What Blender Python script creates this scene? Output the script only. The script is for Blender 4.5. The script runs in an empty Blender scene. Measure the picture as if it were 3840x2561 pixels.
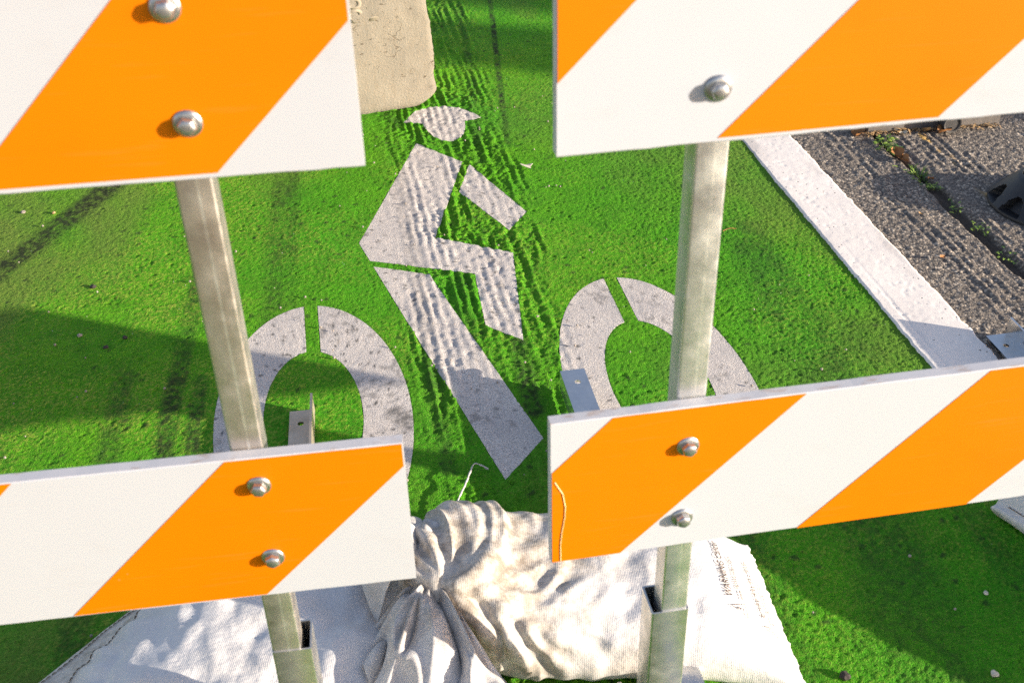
import bpy, bmesh, math, random
import numpy as np
from mathutils import Matrix, Vector

R_ = math.radians
scene = bpy.context.scene
COL = scene.collection

# ------------------------------------------------------------------ camera
cam_d = bpy.data.cameras.new('camera')
cam_d.sensor_width = 36.0
cam_d.lens = 39.947
cam_d.clip_start = 0.02
cam_d.clip_end = 600
cam_d.dof.use_dof = True
cam_d.dof.focus_distance = 2.35
cam_d.dof.aperture_fstop = 8.5
cam = bpy.data.objects.new('camera', cam_d)
COL.objects.link(cam)
CAM_H = 1.39
cr = Vector((0.99962626, -0.01546351, -0.02254384))
cu = Vector((0.02733761, 0.56543819, 0.8243375))
cf = Vector((0.0, 0.8246457, -0.5656496))
cam.matrix_world = Matrix(((cr.x, cu.x, -cf.x, 0), (cr.y, cu.y, -cf.y, 0),
                           (cr.z, cu.z, -cf.z, CAM_H), (0, 0, 0, 1)))
scene.camera = cam

# ------------------------------------------------------------------ sky, sun, exposure
SUN_EL = R_(12.0)
SUN_DIR = Vector((0.9415 * math.cos(SUN_EL), -0.337 * math.cos(SUN_EL), math.sin(SUN_EL))).normalized()
world = bpy.data.worlds.new('World')
scene.world = world
world.use_nodes = True
wn = world.node_tree
bg = wn.nodes['Background']
sky = wn.nodes.new('ShaderNodeTexSky')
sky.sky_type = 'NISHITA'
sky.sun_disc = False
sky.sun_elevation = SUN_EL
sky.sun_rotation = math.atan2(SUN_DIR.x, SUN_DIR.y)
sky.air_density = 1.0
sky.dust_density = 1.0
tint = wn.nodes.new('ShaderNodeMix'); tint.data_type = 'RGBA'; tint.blend_type = 'MULTIPLY'
tint.inputs[0].default_value = 1.0
tint.inputs[7].default_value = (1.10, 0.96, 0.98, 1)      # camera white balance of the photograph
wn.links.new(sky.outputs[0], tint.inputs[6])
wn.links.new(tint.outputs[2], bg.inputs[0])
bg.inputs[1].default_value = 0.125
sun_d = bpy.data.lights.new('sun', 'SUN')
sun_d.energy = 5.0
sun_d.angle = R_(0.53)
sun_d.color = (1.0, 0.89, 0.735)
sun = bpy.data.objects.new('sun', sun_d)
COL.objects.link(sun)
sun.rotation_euler = SUN_DIR.to_track_quat('Z', 'Y').to_euler()
vs = scene.view_settings
vs.view_transform = 'Standard'
vs.look = 'None'
vs.gamma = 1.0
vs.use_curve_mapping = False
scene.cycles.use_denoising = False        # keeps the fine grit of the road crisp
scene.cycles.use_adaptive_sampling = False
scene.cycles.max_bounces = 6
scene.cycles.diffuse_bounces = 3
scene.cycles.glossy_bounces = 3
scene.cycles.sample_clamp_indirect = 4.0
vs.exposure = 1.28

# ------------------------------------------------------------------ helpers
rng = np.random.default_rng(7)
random.seed(7)
LD = np.array([-0.16311749, 0.98660665])   # lane direction (away)
LN = np.array([0.98660665, 0.16311749])    # across the lane (right)

def lane(c, a):
    c = np.asarray(c, float); a = np.asarray(a, float)
    return c * LN[0] + a * LD[0], c * LN[1] + a * LD[1]

def tag(o, label=None, cat=None, group=None, kind=None):
    if label: o['label'] = label
    if cat: o['category'] = cat
    if group: o['group'] = group
    if kind: o['kind'] = kind
    return o

def empty(name, loc=(0, 0, 0), rz=0.0):
    o = bpy.data.objects.new(name, None)
    o.location = loc
    o.rotation_euler = (0, 0, rz)
    o.empty_display_size = 0.05
    COL.objects.link(o)
    return o

def link(name, me, mat=None, parent=None, smooth=False):
    o = bpy.data.objects.new(name, me)
    COL.objects.link(o)
    if mat: me.materials.append(mat)
    if parent: o.parent = parent
    if smooth:
        me.polygons.foreach_set('use_smooth', np.ones(len(me.polygons), bool))
    return o

def from_bm(name, bm, mat, parent=None, smooth=False, auto=None):
    me = bpy.data.meshes.new(name)
    bmesh.ops.recalc_face_normals(bm, faces=bm.faces)
    bm.to_mesh(me); bm.free()
    o = link(name, me, mat, parent, smooth)
    if auto is not None:
        me.polygons.foreach_set('use_smooth', np.ones(len(me.polygons), bool))
        me.set_sharp_from_angle(angle=auto)
    return o

def fast_mesh(name, V, F):
    """V (n,3) float, F (m,k) int all same k"""
    me = bpy.data.meshes.new(name)
    V = np.ascontiguousarray(V, np.float32); F = np.ascontiguousarray(F, np.int32)
    k = F.shape[1]
    me.vertices.add(len(V)); me.vertices.foreach_set('co', V.ravel())
    me.loops.add(F.size); me.loops.foreach_set('vertex_index', F.ravel())
    me.polygons.add(len(F))
    me.polygons.foreach_set('loop_start', np.arange(0, F.size, k, dtype=np.int32))
    me.update(calc_edges=True)
    me.validate()
    return me

def grid_faces(nr, nc, off=0):
    i = np.arange(nr - 1)[:, None] * nc + np.arange(nc - 1)[None, :] + off
    i = i.ravel()
    return np.stack([i, i + 1, i + nc + 1, i + nc], -1)

def attr(me, name, vals):
    a = me.attributes.new(name, 'FLOAT', 'POINT')
    a.data.foreach_set('value', np.ascontiguousarray(vals, np.float32).ravel())

def box(bm, x0, x1, y0, y1, z0, z1):
    vs_ = [bm.verts.new(p) for p in ((x0, y0, z0), (x1, y0, z0), (x1, y1, z0), (x0, y1, z0),
                                     (x0, y0, z1), (x1, y0, z1), (x1, y1, z1), (x0, y1, z1))]
    fs = [bm.faces.new([vs_[i] for i in q]) for q in ((0, 3, 2, 1), (4, 5, 6, 7), (0, 1, 5, 4), (1, 2, 6, 5), (2, 3, 7, 6), (3, 0, 4, 7))]
    return vs_, fs

def bevel_all(bm, w, seg=2):
    bmesh.ops.recalc_face_normals(bm, faces=bm.faces)
    bmesh.ops.bevel(bm, geom=list(bm.edges), offset=w, segments=seg, profile=0.5, affect='EDGES')

# ---- noise on arbitrary points -------------------------------------------------
def _hash(ix, iy, seed):
    h = (ix.astype(np.int64) * 374761393 + iy.astype(np.int64) * 668265263 + seed * 1274126177) & 0xffffffff
    h = ((h ^ (h >> 13)) * 1274126177) & 0xffffffff
    h = (h ^ (h >> 16)) & 0xffffffff
    h = (h * 2246822519) & 0xffffffff
    h = (h ^ (h >> 15)) & 0xffffffff
    return h.astype(np.float64) / 4294967295.0

def vnoise(x, y, cell, seed):
    x = np.asarray(x) / cell + 1000.0; y = np.asarray(y) / cell + 1000.0
    ix = np.floor(x); iy = np.floor(y); fx = x - ix; fy = y - iy
    fx = fx * fx * fx * (fx * (fx * 6 - 15) + 10); fy = fy * fy * fy * (fy * (fy * 6 - 15) + 10)
    ix = ix.astype(np.int64); iy = iy.astype(np.int64)
    a = _hash(ix, iy, seed); b = _hash(ix + 1, iy, seed); c = _hash(ix, iy + 1, seed); d = _hash(ix + 1, iy + 1, seed)
    return (a + (b - a) * fx) * (1 - fy) + (c + (d - c) * fx) * fy

def fbm(x, y, cell, seed, oct=3):
    s = 0; amp = 1; tot = 0
    for k in range(oct):
        th = 0.6 + 1.1 * k
        xr = x * math.cos(th) - y * math.sin(th); yr = x * math.sin(th) + y * math.cos(th)
        s = s + amp * vnoise(xr, yr, cell / (2.03 ** k), seed + 17 * k); tot += amp; amp *= 0.55
    return s / tot

def cellular(x, y, cell, seed):
    x = np.asarray(x) / cell + 1000.0; y = np.asarray(y) / cell + 1000.0
    ix = np.floor(x).astype(np.int64); iy = np.floor(y).astype(np.int64)
    best = np.full(x.shape, 9.0)
    for dx in (-1, 0, 1):
        for dy in (-1, 0, 1):
            jx = ix + dx; jy = iy + dy
            px = jx + _hash(jx, jy, seed); py = jy + _hash(jx, jy, seed + 91)
            best = np.minimum(best, (px - x) ** 2 + (py - y) ** 2)
    return np.sqrt(best)

def sstep(a, b, x):
    t = np.clip((x - a) / (b - a), 0, 1)
    return t * t * (3 - 2 * t)

# ------------------------------------------------------------------ materials
def new_mat(name):
    m = bpy.data.materials.new(name)
    m.use_nodes = True
    nt = m.node_tree
    b = nt.nodes['Principled BSDF']
    return m, nt, b

class NT:
    def __init__(self, nt): self.nt = nt
    def n(self, t, **kw):
        o = self.nt.nodes.new(t)
        for k, v in kw.items(): setattr(o, k, v)
        return o
    def l(self, a, b): self.nt.links.new(a, b)
    def coord(self, out='Object'):
        return self.n('ShaderNodeTexCoord').outputs[out]
    def noise(self, vec, scale, detail=3, rough=0.55, dist=0.0):
        o = self.n('ShaderNodeTexNoise'); o.inputs['Scale'].default_value = scale
        o.inputs['Detail'].default_value = detail; o.inputs['Roughness'].default_value = rough
        o.inputs['Distortion'].default_value = dist
        self.l(vec, o.inputs['Vector']); return o.outputs['Fac']
    def voro(self, vec, scale, out='Distance', feature='F1'):
        o = self.n('ShaderNodeTexVoronoi', feature=feature); o.inputs['Scale'].default_value = scale
        self.l(vec, o.inputs['Vector']); return o.outputs[out]
    def ramp(self, fac, stops):
        o = self.n('ShaderNodeValToRGB'); e = o.color_ramp.elements
        while len(e) < len(stops): e.new(0.5)
        for el, (p, c) in zip(e, stops):
            el.position = p; el.color = (c, c, c, 1) if isinstance(c, (int, float)) else (*c, 1)
        self.l(fac, o.inputs[0]); return o.outputs[0]
    def mix(self, fac, a, b, blend='MIX'):
        o = self.n('ShaderNodeMix', data_type='RGBA', blend_type=blend)
        self._set(o.inputs[0], fac); self._set(o.inputs[6], a); self._set(o.inputs[7], b)
        return o.outputs[2]
    def _set(self, s, v):
        if isinstance(v, (int, float)): s.default_value = v
        elif isinstance(v, tuple): s.default_value = (*v, 1)
        else: self.l(v, s)
    def math(self, op, a, b=0.0, clamp=False):
        o = self.n('ShaderNodeMath', operation=op, use_clamp=clamp)
        self._set(o.inputs[0], a); self._set(o.inputs[1], b); return o.outputs[0]
    def attr(self, name):
        return self.n('ShaderNodeAttribute', attribute_name=name).outputs['Fac']
    def bump(self, h, strength, dist, normal=None):
        o = self.n('ShaderNodeBump'); o.inputs['Strength'].default_value = strength; o.inputs['Distance'].default_value = dist
        self.l(h, o.inputs['Height'])
        if normal: self.l(normal, o.inputs['Normal'])
        return o.outputs['Normal']
    def mapping(self, vec, scale=(1, 1, 1), rot=(0, 0, 0)):
        o = self.n('ShaderNodeMapping'); o.inputs['Scale'].default_value = scale; o.inputs['Rotation'].default_value = rot
        self.l(vec, o.inputs[0]); return o.outputs[0]
    def sep(self, vec):
        o = self.n('ShaderNodeSeparateXYZ'); self.l(vec, o.inputs[0]); return o.outputs

def mat_green():
    m, nt, b = new_mat('green_lane_paint'); T = NT(nt)
    co = T.coord()
    big = T.noise(co, 1.3, 3)
    mid = T.noise(co, 14, 4, 0.6)
    fine = T.noise(co, 170, 3, 0.6)
    c = T.mix(T.ramp(big, [(0.35, 0.0), (0.65, 1.0)]), (0.058, 0.335, 0.010), (0.108, 0.360, 0.008))
    c = T.mix(T.ramp(mid, [(0.42, 0.0), (0.68, 0.7)]), c, (0.044, 0.225, 0.008))
    c = T.mix(T.math('MULTIPLY', T.attr('wear'), T.ramp(fine, [(0.30, 0.0), (0.56, 1.0)])), c, (0.36, 0.43, 0.06))
    c = T.mix(T.attr('olive'), c, (0.150, 0.225, 0.040))
    gr = T.ramp(T.noise(co, 260, 2, 0.7), [(0.30, 0.8), (0.43, 0.0)])
    c = T.mix(gr, c, (0.020, 0.055, 0.010))
    spk = T.ramp(T.noise(co, 330, 2, 0.6), [(0.55, 0.0), (0.66, 0.55)])
    c = T.mix(T.math('MULTIPLY', spk, T.ramp(T.noise(co, 4, 3), [(0.35, 0.25), (0.65, 1.0)])), c, (0.24, 0.29, 0.07))
    spots = T.ramp(T.noise(co, 70, 4, 0.7), [(0.64, 0.0), (0.72, 0.7)])
    c = T.mix(T.math('MULTIPLY', spots, 0.55), c, (0.045, 0.06, 0.03))
    c = T.mix(T.attr('dirt'), c, (0.030, 0.036, 0.020))
    wh = T.ramp(T.voro(co, 34), [(0.03, 1.0), (0.05, 0.0)])
    whm = T.math('MULTIPLY', wh, T.ramp(T.noise(co, 7, 2), [(0.55, 0.0), (0.62, 1.0)]))
    c = T.mix(whm, c, (0.55, 0.55, 0.48))
    nt.links.new(c, b.inputs['Base Color'])
    b.inputs['Roughness'].default_value = 0.75
    b.inputs['Specular IOR Level'].default_value = 0.08
    h = T.math('ADD', T.math('MULTIPLY', T.noise(co, 330, 2, 0.6), 1.0), T.math('MULTIPLY', T.noise(co, 700, 1, 0.5), 0.6))
    nt.links.new(T.bump(h, 1.0, 0.0050), b.inputs['Normal'])
    return m

def mat_symbol():
    m, nt, b = new_mat('white_symbol_paint'); T = NT(nt)
    co = T.coord()
    c = T.mix(T.ramp(T.noise(co, 300, 3, 0.7), [(0.36, 0.0), (0.58, 1.0)]), (0.33, 0.29, 0.258), (0.70, 0.635, 0.575))
    c = T.mix(T.ramp(T.noise(co, 9, 3), [(0.4, 0.0), (0.7, 0.45)]), c, (0.38, 0.35, 0.34))
    c = T.mix(T.math('MULTIPLY', T.attr('dirt'), 1.0), c, (0.06, 0.058, 0.055))
    sp = T.math('MULTIPLY', T.ramp(T.noise(co, 60, 3, 0.6), [(0.64, 0.0), (0.70, 1.0)]), T.ramp(T.noise(co, 8, 2), [(0.48, 0.0), (0.6, 0.8)]))
    c = T.mix(sp, c, (0.09, 0.085, 0.08))
    nt.links.new(c, b.inputs['Base Color'])
    b.inputs['Roughness'].default_value = 0.8
    h = T.noise(co, 330, 3, 0.65)
    nt.links.new(T.bump(h, 0.7, 0.002), b.inputs['Normal'])
    return m

def mat_line():
    m, nt, b = new_mat('white_line_paint'); T = NT(nt)
    co = T.coord()
    c = T.mix(T.ramp(T.noise(co, 6, 4, 0.6), [(0.40, 0.0), (0.72, 0.8)]), (0.84, 0.765, 0.695), (0.74, 0.67, 0.61))
    c = T.mix(T.ramp(T.noise(co, 190, 2, 0.5), [(0.55, 0.0), (0.75, 0.35)]), c, (0.45, 0.42, 0.41))
    dots = T.ramp(T.voro(co, 62), [(0.10, 1.0), (0.17, 0.0)])
    dm = T.math('MULTIPLY', dots, T.ramp(T.noise(co, 40, 2), [(0.50, 0.0), (0.56, 1.0)]))
    c = T.mix(dm, c, (0.10, 0.095, 0.09))
    c = T.mix(T.attr('dirt'), c, (0.20, 0.18, 0.17))
    nt.links.new(c, b.inputs['Base Color'])
    b.inputs['Roughness'].default_value = 0.6
    h = T.math('SUBTRACT', T.math('MULTIPLY', T.noise(co, 260, 3), 0.5), dm)
    nt.links.new(T.bump(h, 0.4, 0.0015), b.inputs['Normal'])
    return m

def mat_asphalt(name, dark=1.0):
    m, nt, b = new_mat(name); T = NT(nt)
    co = T.coord()
    v = T.n('ShaderNodeTexVoronoi'); v.inputs['Scale'].default_value = 150; T.l(co, v.inputs['Vector'])
    g = T.ramp(T.sep(v.outputs['Color'])[0], [(0.0, (0.050 * dark, 0.042 * dark, 0.035 * dark)), (0.55, (0.105 * dark, 0.088 * dark, 0.070 * dark)),
               (0.82, (0.155 * dark, 0.128 * dark, 0.100 * dark)), (1.0, (0.25 * dark, 0.21 * dark, 0.165 * dark))])
    c = T.mix(T.ramp(v.outputs['Distance'], [(0.35, 0.0), (0.75, 1.0)]), g, (0.065, 0.054, 0.046))
    c = T.mix(T.ramp(T.noise(co, 5, 4), [(0.35, 0.0), (0.7, 0.5)]), c, (0.125, 0.105, 0.088))
    c = T.mix(T.attr('yellow'), c, (0.55, 0.32, 0.06))
    c = T.mix(T.attr('soil'), c, (0.05, 0.036, 0.024))
    nt.links.new(c, b.inputs['Base Color'])
    b.inputs['Roughness'].default_value = 0.85
    h = T.math('ADD', T.math('MULTIPLY', v.outputs['Distance'], -0.7), T.noise(co, 260, 3, 0.6))
    nt.links.new(T.bump(h, 0.9, 0.003), b.inputs['Normal'])
    return m

def mat_sheet(name, col, col2):
    """reflective sheeting on a barricade board, with dirt speckle and faint mottling"""
    m, nt, b = new_mat(name); T = NT(nt)
    co = T.coord()
    c = T.mix(T.ramp(T.noise(co, 3.5, 3), [(0.3, 0.0), (0.7, 1.0)]), col, col2)
    sm_ = T.ramp(T.noise(T.mapping(co, (1, 1, 2.5), (0, 0.5, 0)), 6, 5, 0.7), [(0.55, 0.0), (0.80, 0.22)])
    c = T.mix(sm_, c, tuple(0.72 * x for x in col))
    st = T.noise(T.mapping(co, (1, 1, 18)), 9, 3)
    c = T.mix(T.ramp(st, [(0.60, 0.0), (0.8, 0.04)]), c, (0.50, 0.36, 0.22))
    sp = T.math('MULTIPLY', T.ramp(T.voro(co, 55), [(0.05, 0.5), (0.09, 0.0)]), T.ramp(T.noise(co, 9, 2), [(0.62, 0.0), (0.7, 1.0)]))
    c = T.mix(sp, c, (0.45, 0.33, 0.20))
    nt.links.new(c, b.inputs['Base Color'])
    b.inputs['Roughness'].default_value = 0.45
    b.inputs['Specular IOR Level'].default_value = 0.12
    h = T.noise(co, 11, 2)
    nt.links.new(T.bump(h, 0.10, 0.004), b.inputs['Normal'])
    return m

def mat_board():
    m, nt, b = new_mat('white_board_face'); T = NT(nt)
    co = T.coord()
    nrm = T.n('ShaderNodeNewGeometry').outputs['Normal']
    c = T.mix(T.ramp(T.noise(co, 3.0, 3), [(0.3, 0.0), (0.7, 1.0)]), (0.392, 0.410, 0.452), (0.382, 0.399, 0.438))
    # scuffs on the cut edges (attribute painted on the edge faces)
    scf = T.math('MULTIPLY', T.attr('edge'), T.ramp(T.noise(T.mapping(co, (1, 3, 3)), 26, 4, 0.65), [(0.56, 0.0), (0.66, 0.85)]))
    c = T.mix(scf, c, (0.26, 0.18, 0.13))
    c = T.mix(T.math('MULTIPLY', T.attr('edge'), 0.3), c, (0.62, 0.58, 0.58))
    sm_ = T.ramp(T.noise(T.mapping(co, (1, 1, 2.5), (0, 0.5, 0)), 6, 5, 0.7), [(0.56, 0.0), (0.80, 0.22)])
    c = T.mix(sm_, c, (0.30, 0.28, 0.26))
    sc_ = T.ramp(T.noise(T.mapping(co, (2, 1, 30), (0, 0.7, 0)), 14, 3, 0.6), [(0.70, 0.0), (0.74, 0.25)])
    c = T.mix(sc_, c, (0.33, 0.30, 0.28))
    sp = T.math('MULTIPLY', T.ramp(T.voro(co, 60), [(0.04, 0.45), (0.08, 0.0)]), T.ramp(T.noise(co, 9, 2), [(0.62, 0.0), (0.7, 1.0)]))
    c = T.mix(sp, c, (0.40, 0.32, 0.24))
    nt.links.new(c, b.inputs['Base Color'])
    b.inputs['Roughness'].default_value = 0.42
    b.inputs['Specular IOR Level'].default_value = 0.35
    nt.links.new(T.bump(T.noise(co, 11, 2), 0.08, 0.004), b.inputs['Normal'])
    return m

def mat_galv(name, col=(0.62, 0.62, 0.60), rough=0.42, stain=0.35, seam=False, tint=(0.42, 0.37, 0.29)):
    m, nt, b = new_mat(name); T = NT(nt)
    co = T.coord()
    v = T.n('ShaderNodeTexVoronoi'); v.inputs['Scale'].default_value = 90; T.l(co, v.inputs['Vector'])
    c = T.mix(T.math('MULTIPLY', T.sep(v.outputs['Color'])[0], 0.22), col, tuple(x * 0.75 for x in col))
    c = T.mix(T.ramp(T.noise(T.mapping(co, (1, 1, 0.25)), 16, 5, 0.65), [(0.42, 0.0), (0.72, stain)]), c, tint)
    c = T.mix(T.ramp(T.noise(co, 45, 4, 0.6), [(0.66, 0.0), (0.74, 0.5)]), c, (0.30, 0.24, 0.18))
    if seam:
        x = T.sep(co)[0]
        d = T.math('ABSOLUTE', T.math('SUBTRACT', x, 0.003))
        s = T.ramp(T.math('MULTIPLY', d, 400.0), [(0.30, 1.0), (0.75, 0.0)])
        s = T.math('MULTIPLY', s, T.ramp(T.noise(T.mapping(co, (1, 1, 1)), 60, 2), [(0.3, 0.25), (0.6, 0.8)]))
        c = T.mix(T.math('MULTIPLY', s, 0.75), c, (0.86, 0.86, 0.82))
    nt.links.new(c, b.inputs['Base Color'])
    b.inputs['Metallic'].default_value = 0.92
    r = T.ramp(T.noise(co, 35, 4), [(0.3, rough - 0.08), (0.7, rough + 0.12)])
    nt.links.new(r, b.inputs['Roughness'])
    nt.links.new(T.bump(T.noise(co, 140, 3), 0.12, 0.0015), b.inputs['Normal'])
    return m

def mat_plain(name, col, rough=0.6, metal=0.0, nscale=40, var=0.25, bump=0.2, spec=0.4):
    m, nt, b = new_mat(name); T = NT(nt)
    co = T.coord()
    c = T.mix(T.ramp(T.noise(co, nscale, 4, 0.6), [(0.3, 0.0), (0.7, 1.0)]), col, tuple(x * (1 - var) for x in col))
    nt.links.new(c, b.inputs['Base Color'])
    b.inputs['Roughness'].default_value = rough
    b.inputs['Metallic'].default_value = metal
    b.inputs['Specular IOR Level'].default_value = spec
    if bump: nt.links.new(T.bump(T.noise(co, nscale * 3, 3), bump, 0.002), b.inputs['Normal'])
    return m

def mat_concrete():
    m, nt, b = new_mat('weathered_concrete'); T = NT(nt)
    co = T.coord()
    c = T.mix(T.ramp(T.noise(co, 5, 4, 0.6), [(0.3, 0.0), (0.7, 1.0)]), (0.255, 0.226, 0.180), (0.215, 0.193, 0.158))
    c = T.mix(T.ramp(T.noise(T.mapping(co, (1, 1, 0.35)), 60, 4, 0.7), [(0.45, 0.0), (0.75, 0.55)]), c, (0.20, 0.165, 0.12))
    c = T.mix(T.ramp(T.noise(co, 12, 3), [(0.50, 0.0), (0.72, 0.6)]), c, (0.16, 0.145, 0.12))
    # hairline cracks
    v = T.n('ShaderNodeTexVoronoi', feature='DISTANCE_TO_EDGE'); v.inputs['Scale'].default_value = 7
    w = T.n('ShaderNodeVectorMath', operation='ADD'); T.l(co, w.inputs[0])
    nz = T.n('ShaderNodeTexNoise'); nz.inputs['Scale'].default_value = 14; nz.inputs['Detail'].default_value = 5; T.l(co, nz.inputs['Vector'])
    sc = T.n('ShaderNodeVectorMath', operation='SCALE'); sc.inputs['Scale'].default_value = 0.22; T.l(nz.outputs['Color'], sc.inputs[0]); T.l(sc.outputs[0], w.inputs[1])
    T.l(w.outputs[0], v.inputs['Vector'])
    ck = T.math('MULTIPLY', T.ramp(v.outputs['Distance'], [(0.004, 0.8), (0.012, 0.0)]), T.ramp(T.noise(co, 9, 2), [(0.5, 0.0), (0.58, 0.6)]))
    pit = T.math('MULTIPLY', T.ramp(T.noise(T.mapping(co, (1, 1, 2.2)), 42, 4, 0.7), [(0.635, 0.0), (0.66, 1.0)]), T.ramp(T.noise(co, 6, 2), [(0.44, 0.0), (0.52, 1.0)]))
    dk = T.math('MAXIMUM', ck, pit)
    c = T.mix(dk, c, (0.09, 0.065, 0.04))
    nt.links.new(c, b.inputs['Base Color'])
    b.inputs['Roughness'].default_value = 0.9
    b.inputs['Specular IOR Level'].default_value = 0.2
    h = T.math('SUBTRACT', T.math('MULTIPLY', T.noise(co, 160, 4, 0.65), 0.6), dk)
    nt.links.new(T.bump(h, 0.9, 0.004), b.inputs['Normal'])
    return m

def mat_bag(name, dirty):
    m, nt, b = new_mat(name); T = NT(nt)
    uv = T.n('ShaderNodeUVMap').outputs[0]
    co = T.coord()
    k_ = 1.20 if dirty else 1.28
    c = T.mix(T.ramp(T.noise(co, 7, 3), [(0.35, 0.0), (0.7, 1.0)]), (0.53 * k_, 0.515 * k_, 0.51 * k_), (0.47 * k_, 0.455 * k_, 0.45 * k_))
    c = T.mix(T.math('MULTIPLY', T.attr('grime'), 0.55), c, (0.50, 0.42, 0.31))
    stain = T.math('MULTIPLY', T.attr('grime'), T.ramp(T.noise(co, 26, 5, 0.72), [(0.42, 0.0), (0.62, 1.0)]))
    c = T.mix(T.math('MULTIPLY', stain, 0.85), c, (0.20, 0.160, 0.120))
    f2 = T.math('MULTIPLY', T.attr('grime'), T.ramp(T.noise(co, 130, 3, 0.7), [(0.50, 0.0), (0.70, 0.6)]))
    c = T.mix(f2, c, (0.22, 0.175, 0.13))
    if not dirty:
        lt = T.ramp(T.noise(co, 18, 4, 0.7), [(0.60, 0.0), (0.74, 0.35)])
        c = T.mix(lt, c, (0.50, 0.46, 0.42))
    # woven strips: slight tone difference warp/weft
    wv1 = T.n('ShaderNodeTexWave', wave_type='BANDS', bands_direction='X'); wv1.inputs['Scale'].default_value = 120; T.l(uv, wv1.inputs['Vector'])
    wv2 = T.n('ShaderNodeTexWave', wave_type='BANDS', bands_direction='Y'); wv2.inputs['Scale'].default_value = 120; T.l(uv, wv2.inputs['Vector'])
    weave = T.math('MULTIPLY', wv1.outputs['Fac'], wv2.outputs['Fac'])
    c = T.mix(T.math('MULTIPLY', weave, 0.14), c, (0.45, 0.45, 0.47))
    nt.links.new(c, b.inputs['Base Color'])
    b.inputs['Roughness'].default_value = 0.55
    b.inputs['Specular IOR Level'].default_value = 0.3
    h = T.math('ADD', T.math('MULTIPLY', weave, 0.10), T.math('MULTIPLY', T.noise(co, 24, 4, 0.6), 1.2))
    h = T.math('ADD', h, T.math('MULTIPLY', T.noise(T.mapping(co, (1, 2.2, 1), (0, 0, 0.5)), 60, 3), 0.5))
    nt.links.new(T.bump(h, 0.45, 0.006), b.inputs['Normal'])
    return m

M = dict(
    green=mat_green(), sym=mat_symbol(), line=mat_line(), asph=mat_asphalt('asphalt_aggregate', 2.6),
    orange=mat_sheet('orange_sheeting', (0.56, 0.136, 0.0), (0.54, 0.148, 0.0)), board=mat_board(),
    post=mat_galv('galvanised_post', (0.68, 0.69, 0.68), 0.40, 0.22, seam=True, tint=(0.43, 0.41, 0.37)), socket=mat_galv('galvanised_socket', rough=0.36, stain=0.5),
    foot=mat_galv('galvanised_angle', (0.66, 0.56, 0.45), rough=0.5, stain=0.7, tint=(0.46, 0.36, 0.26)), bolt=mat_galv('zinc_bolt', (0.42, 0.43, 0.44), 0.30, 0.15), foot2=mat_galv('bright_galvanised_angle', (0.60, 0.61, 0.62), 0.22, 0.10), post2=mat_galv('brown_reflection_post', (0.60, 0.575, 0.54), 0.40, 0.60, seam=True, tint=(0.42, 0.335, 0.255)),  # last one: brown tint and blotches are a reflection painted into the post colour
    conc=mat_concrete(), bag=mat_bag('white_woven_bag', False), bagd=mat_bag('soiled_woven_bag', True),
    rubber=mat_plain('black_rubber', (0.022, 0.022, 0.025), 0.5, 0, 30, 0.35, 0.25),
    stop=mat_plain('grey_recycled_rubber', (0.13, 0.115, 0.105), 0.7, 0, 60, 0.35, 0.35),
    cap=mat_plain('dark_rubber_cap', (0.06, 0.058, 0.058), 0.6, 0, 60, 0.3, 0.25),
    blue=mat_plain('blue_paint', (0.01, 0.22, 0.55), 0.5, 0, 60, 0.2, 0.0),
    ink=mat_plain('brown_ink', (0.07, 0.04, 0.028), 0.7, 0, 300, 0.5, 0.0),
    thread=mat_plain('frayed_white_thread', (0.62, 0.58, 0.54), 0.8, 0, 300, 0.35, 0.3),
    stitch=mat_plain('brown_stitch', (0.20, 0.14, 0.10), 0.8, 0, 300, 0.4, 0.0),
    weed=mat_plain('weed_green', (0.24, 0.36, 0.05), 0.6, 0, 90, 0.5, 0.0),
    weedd=mat_plain('weed_dark_green', (0.05, 0.12, 0.02), 0.6, 0, 90, 0.5, 0.0),
    leaf=mat_plain('dry_leaf_brown', (0.36, 0.16, 0.05), 0.7, 0, 60, 0.55, 0.2),
    leaf2=mat_plain('dry_leaf_tan', (0.50, 0.32, 0.15), 0.7, 0, 60, 0.45, 0.2),
    pale=mat_plain('pale_scrap', (0.62, 0.56, 0.44), 0.6, 0, 90, 0.25, 0.1),
    pebble=mat_plain('pebble_grey', (0.35, 0.30, 0.26), 0.85, 0, 90, 0.4, 0.2),
    char=mat_plain('dark_grit', (0.05, 0.04, 0.035), 0.85, 0, 90, 0.4, 0.2),
    wood=mat_plain('pole_wood', (0.16, 0.11, 0.075), 0.9, 0, 20, 0.4, 0.4),
    dust=mat_plain('brown_ground', (0.22, 0.17, 0.12), 0.95, 0, 2, 0.3, 0.3),
    crease=mat_plain('tape_crease', (0.95, 0.66, 0.38), 0.5, 0, 120, 0.3, 0.0),
    bare=mat_plain('pale_concrete_mark', (0.275, 0.24, 0.183), 0.9, 0, 60, 0.2, 0.1),
)

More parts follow.
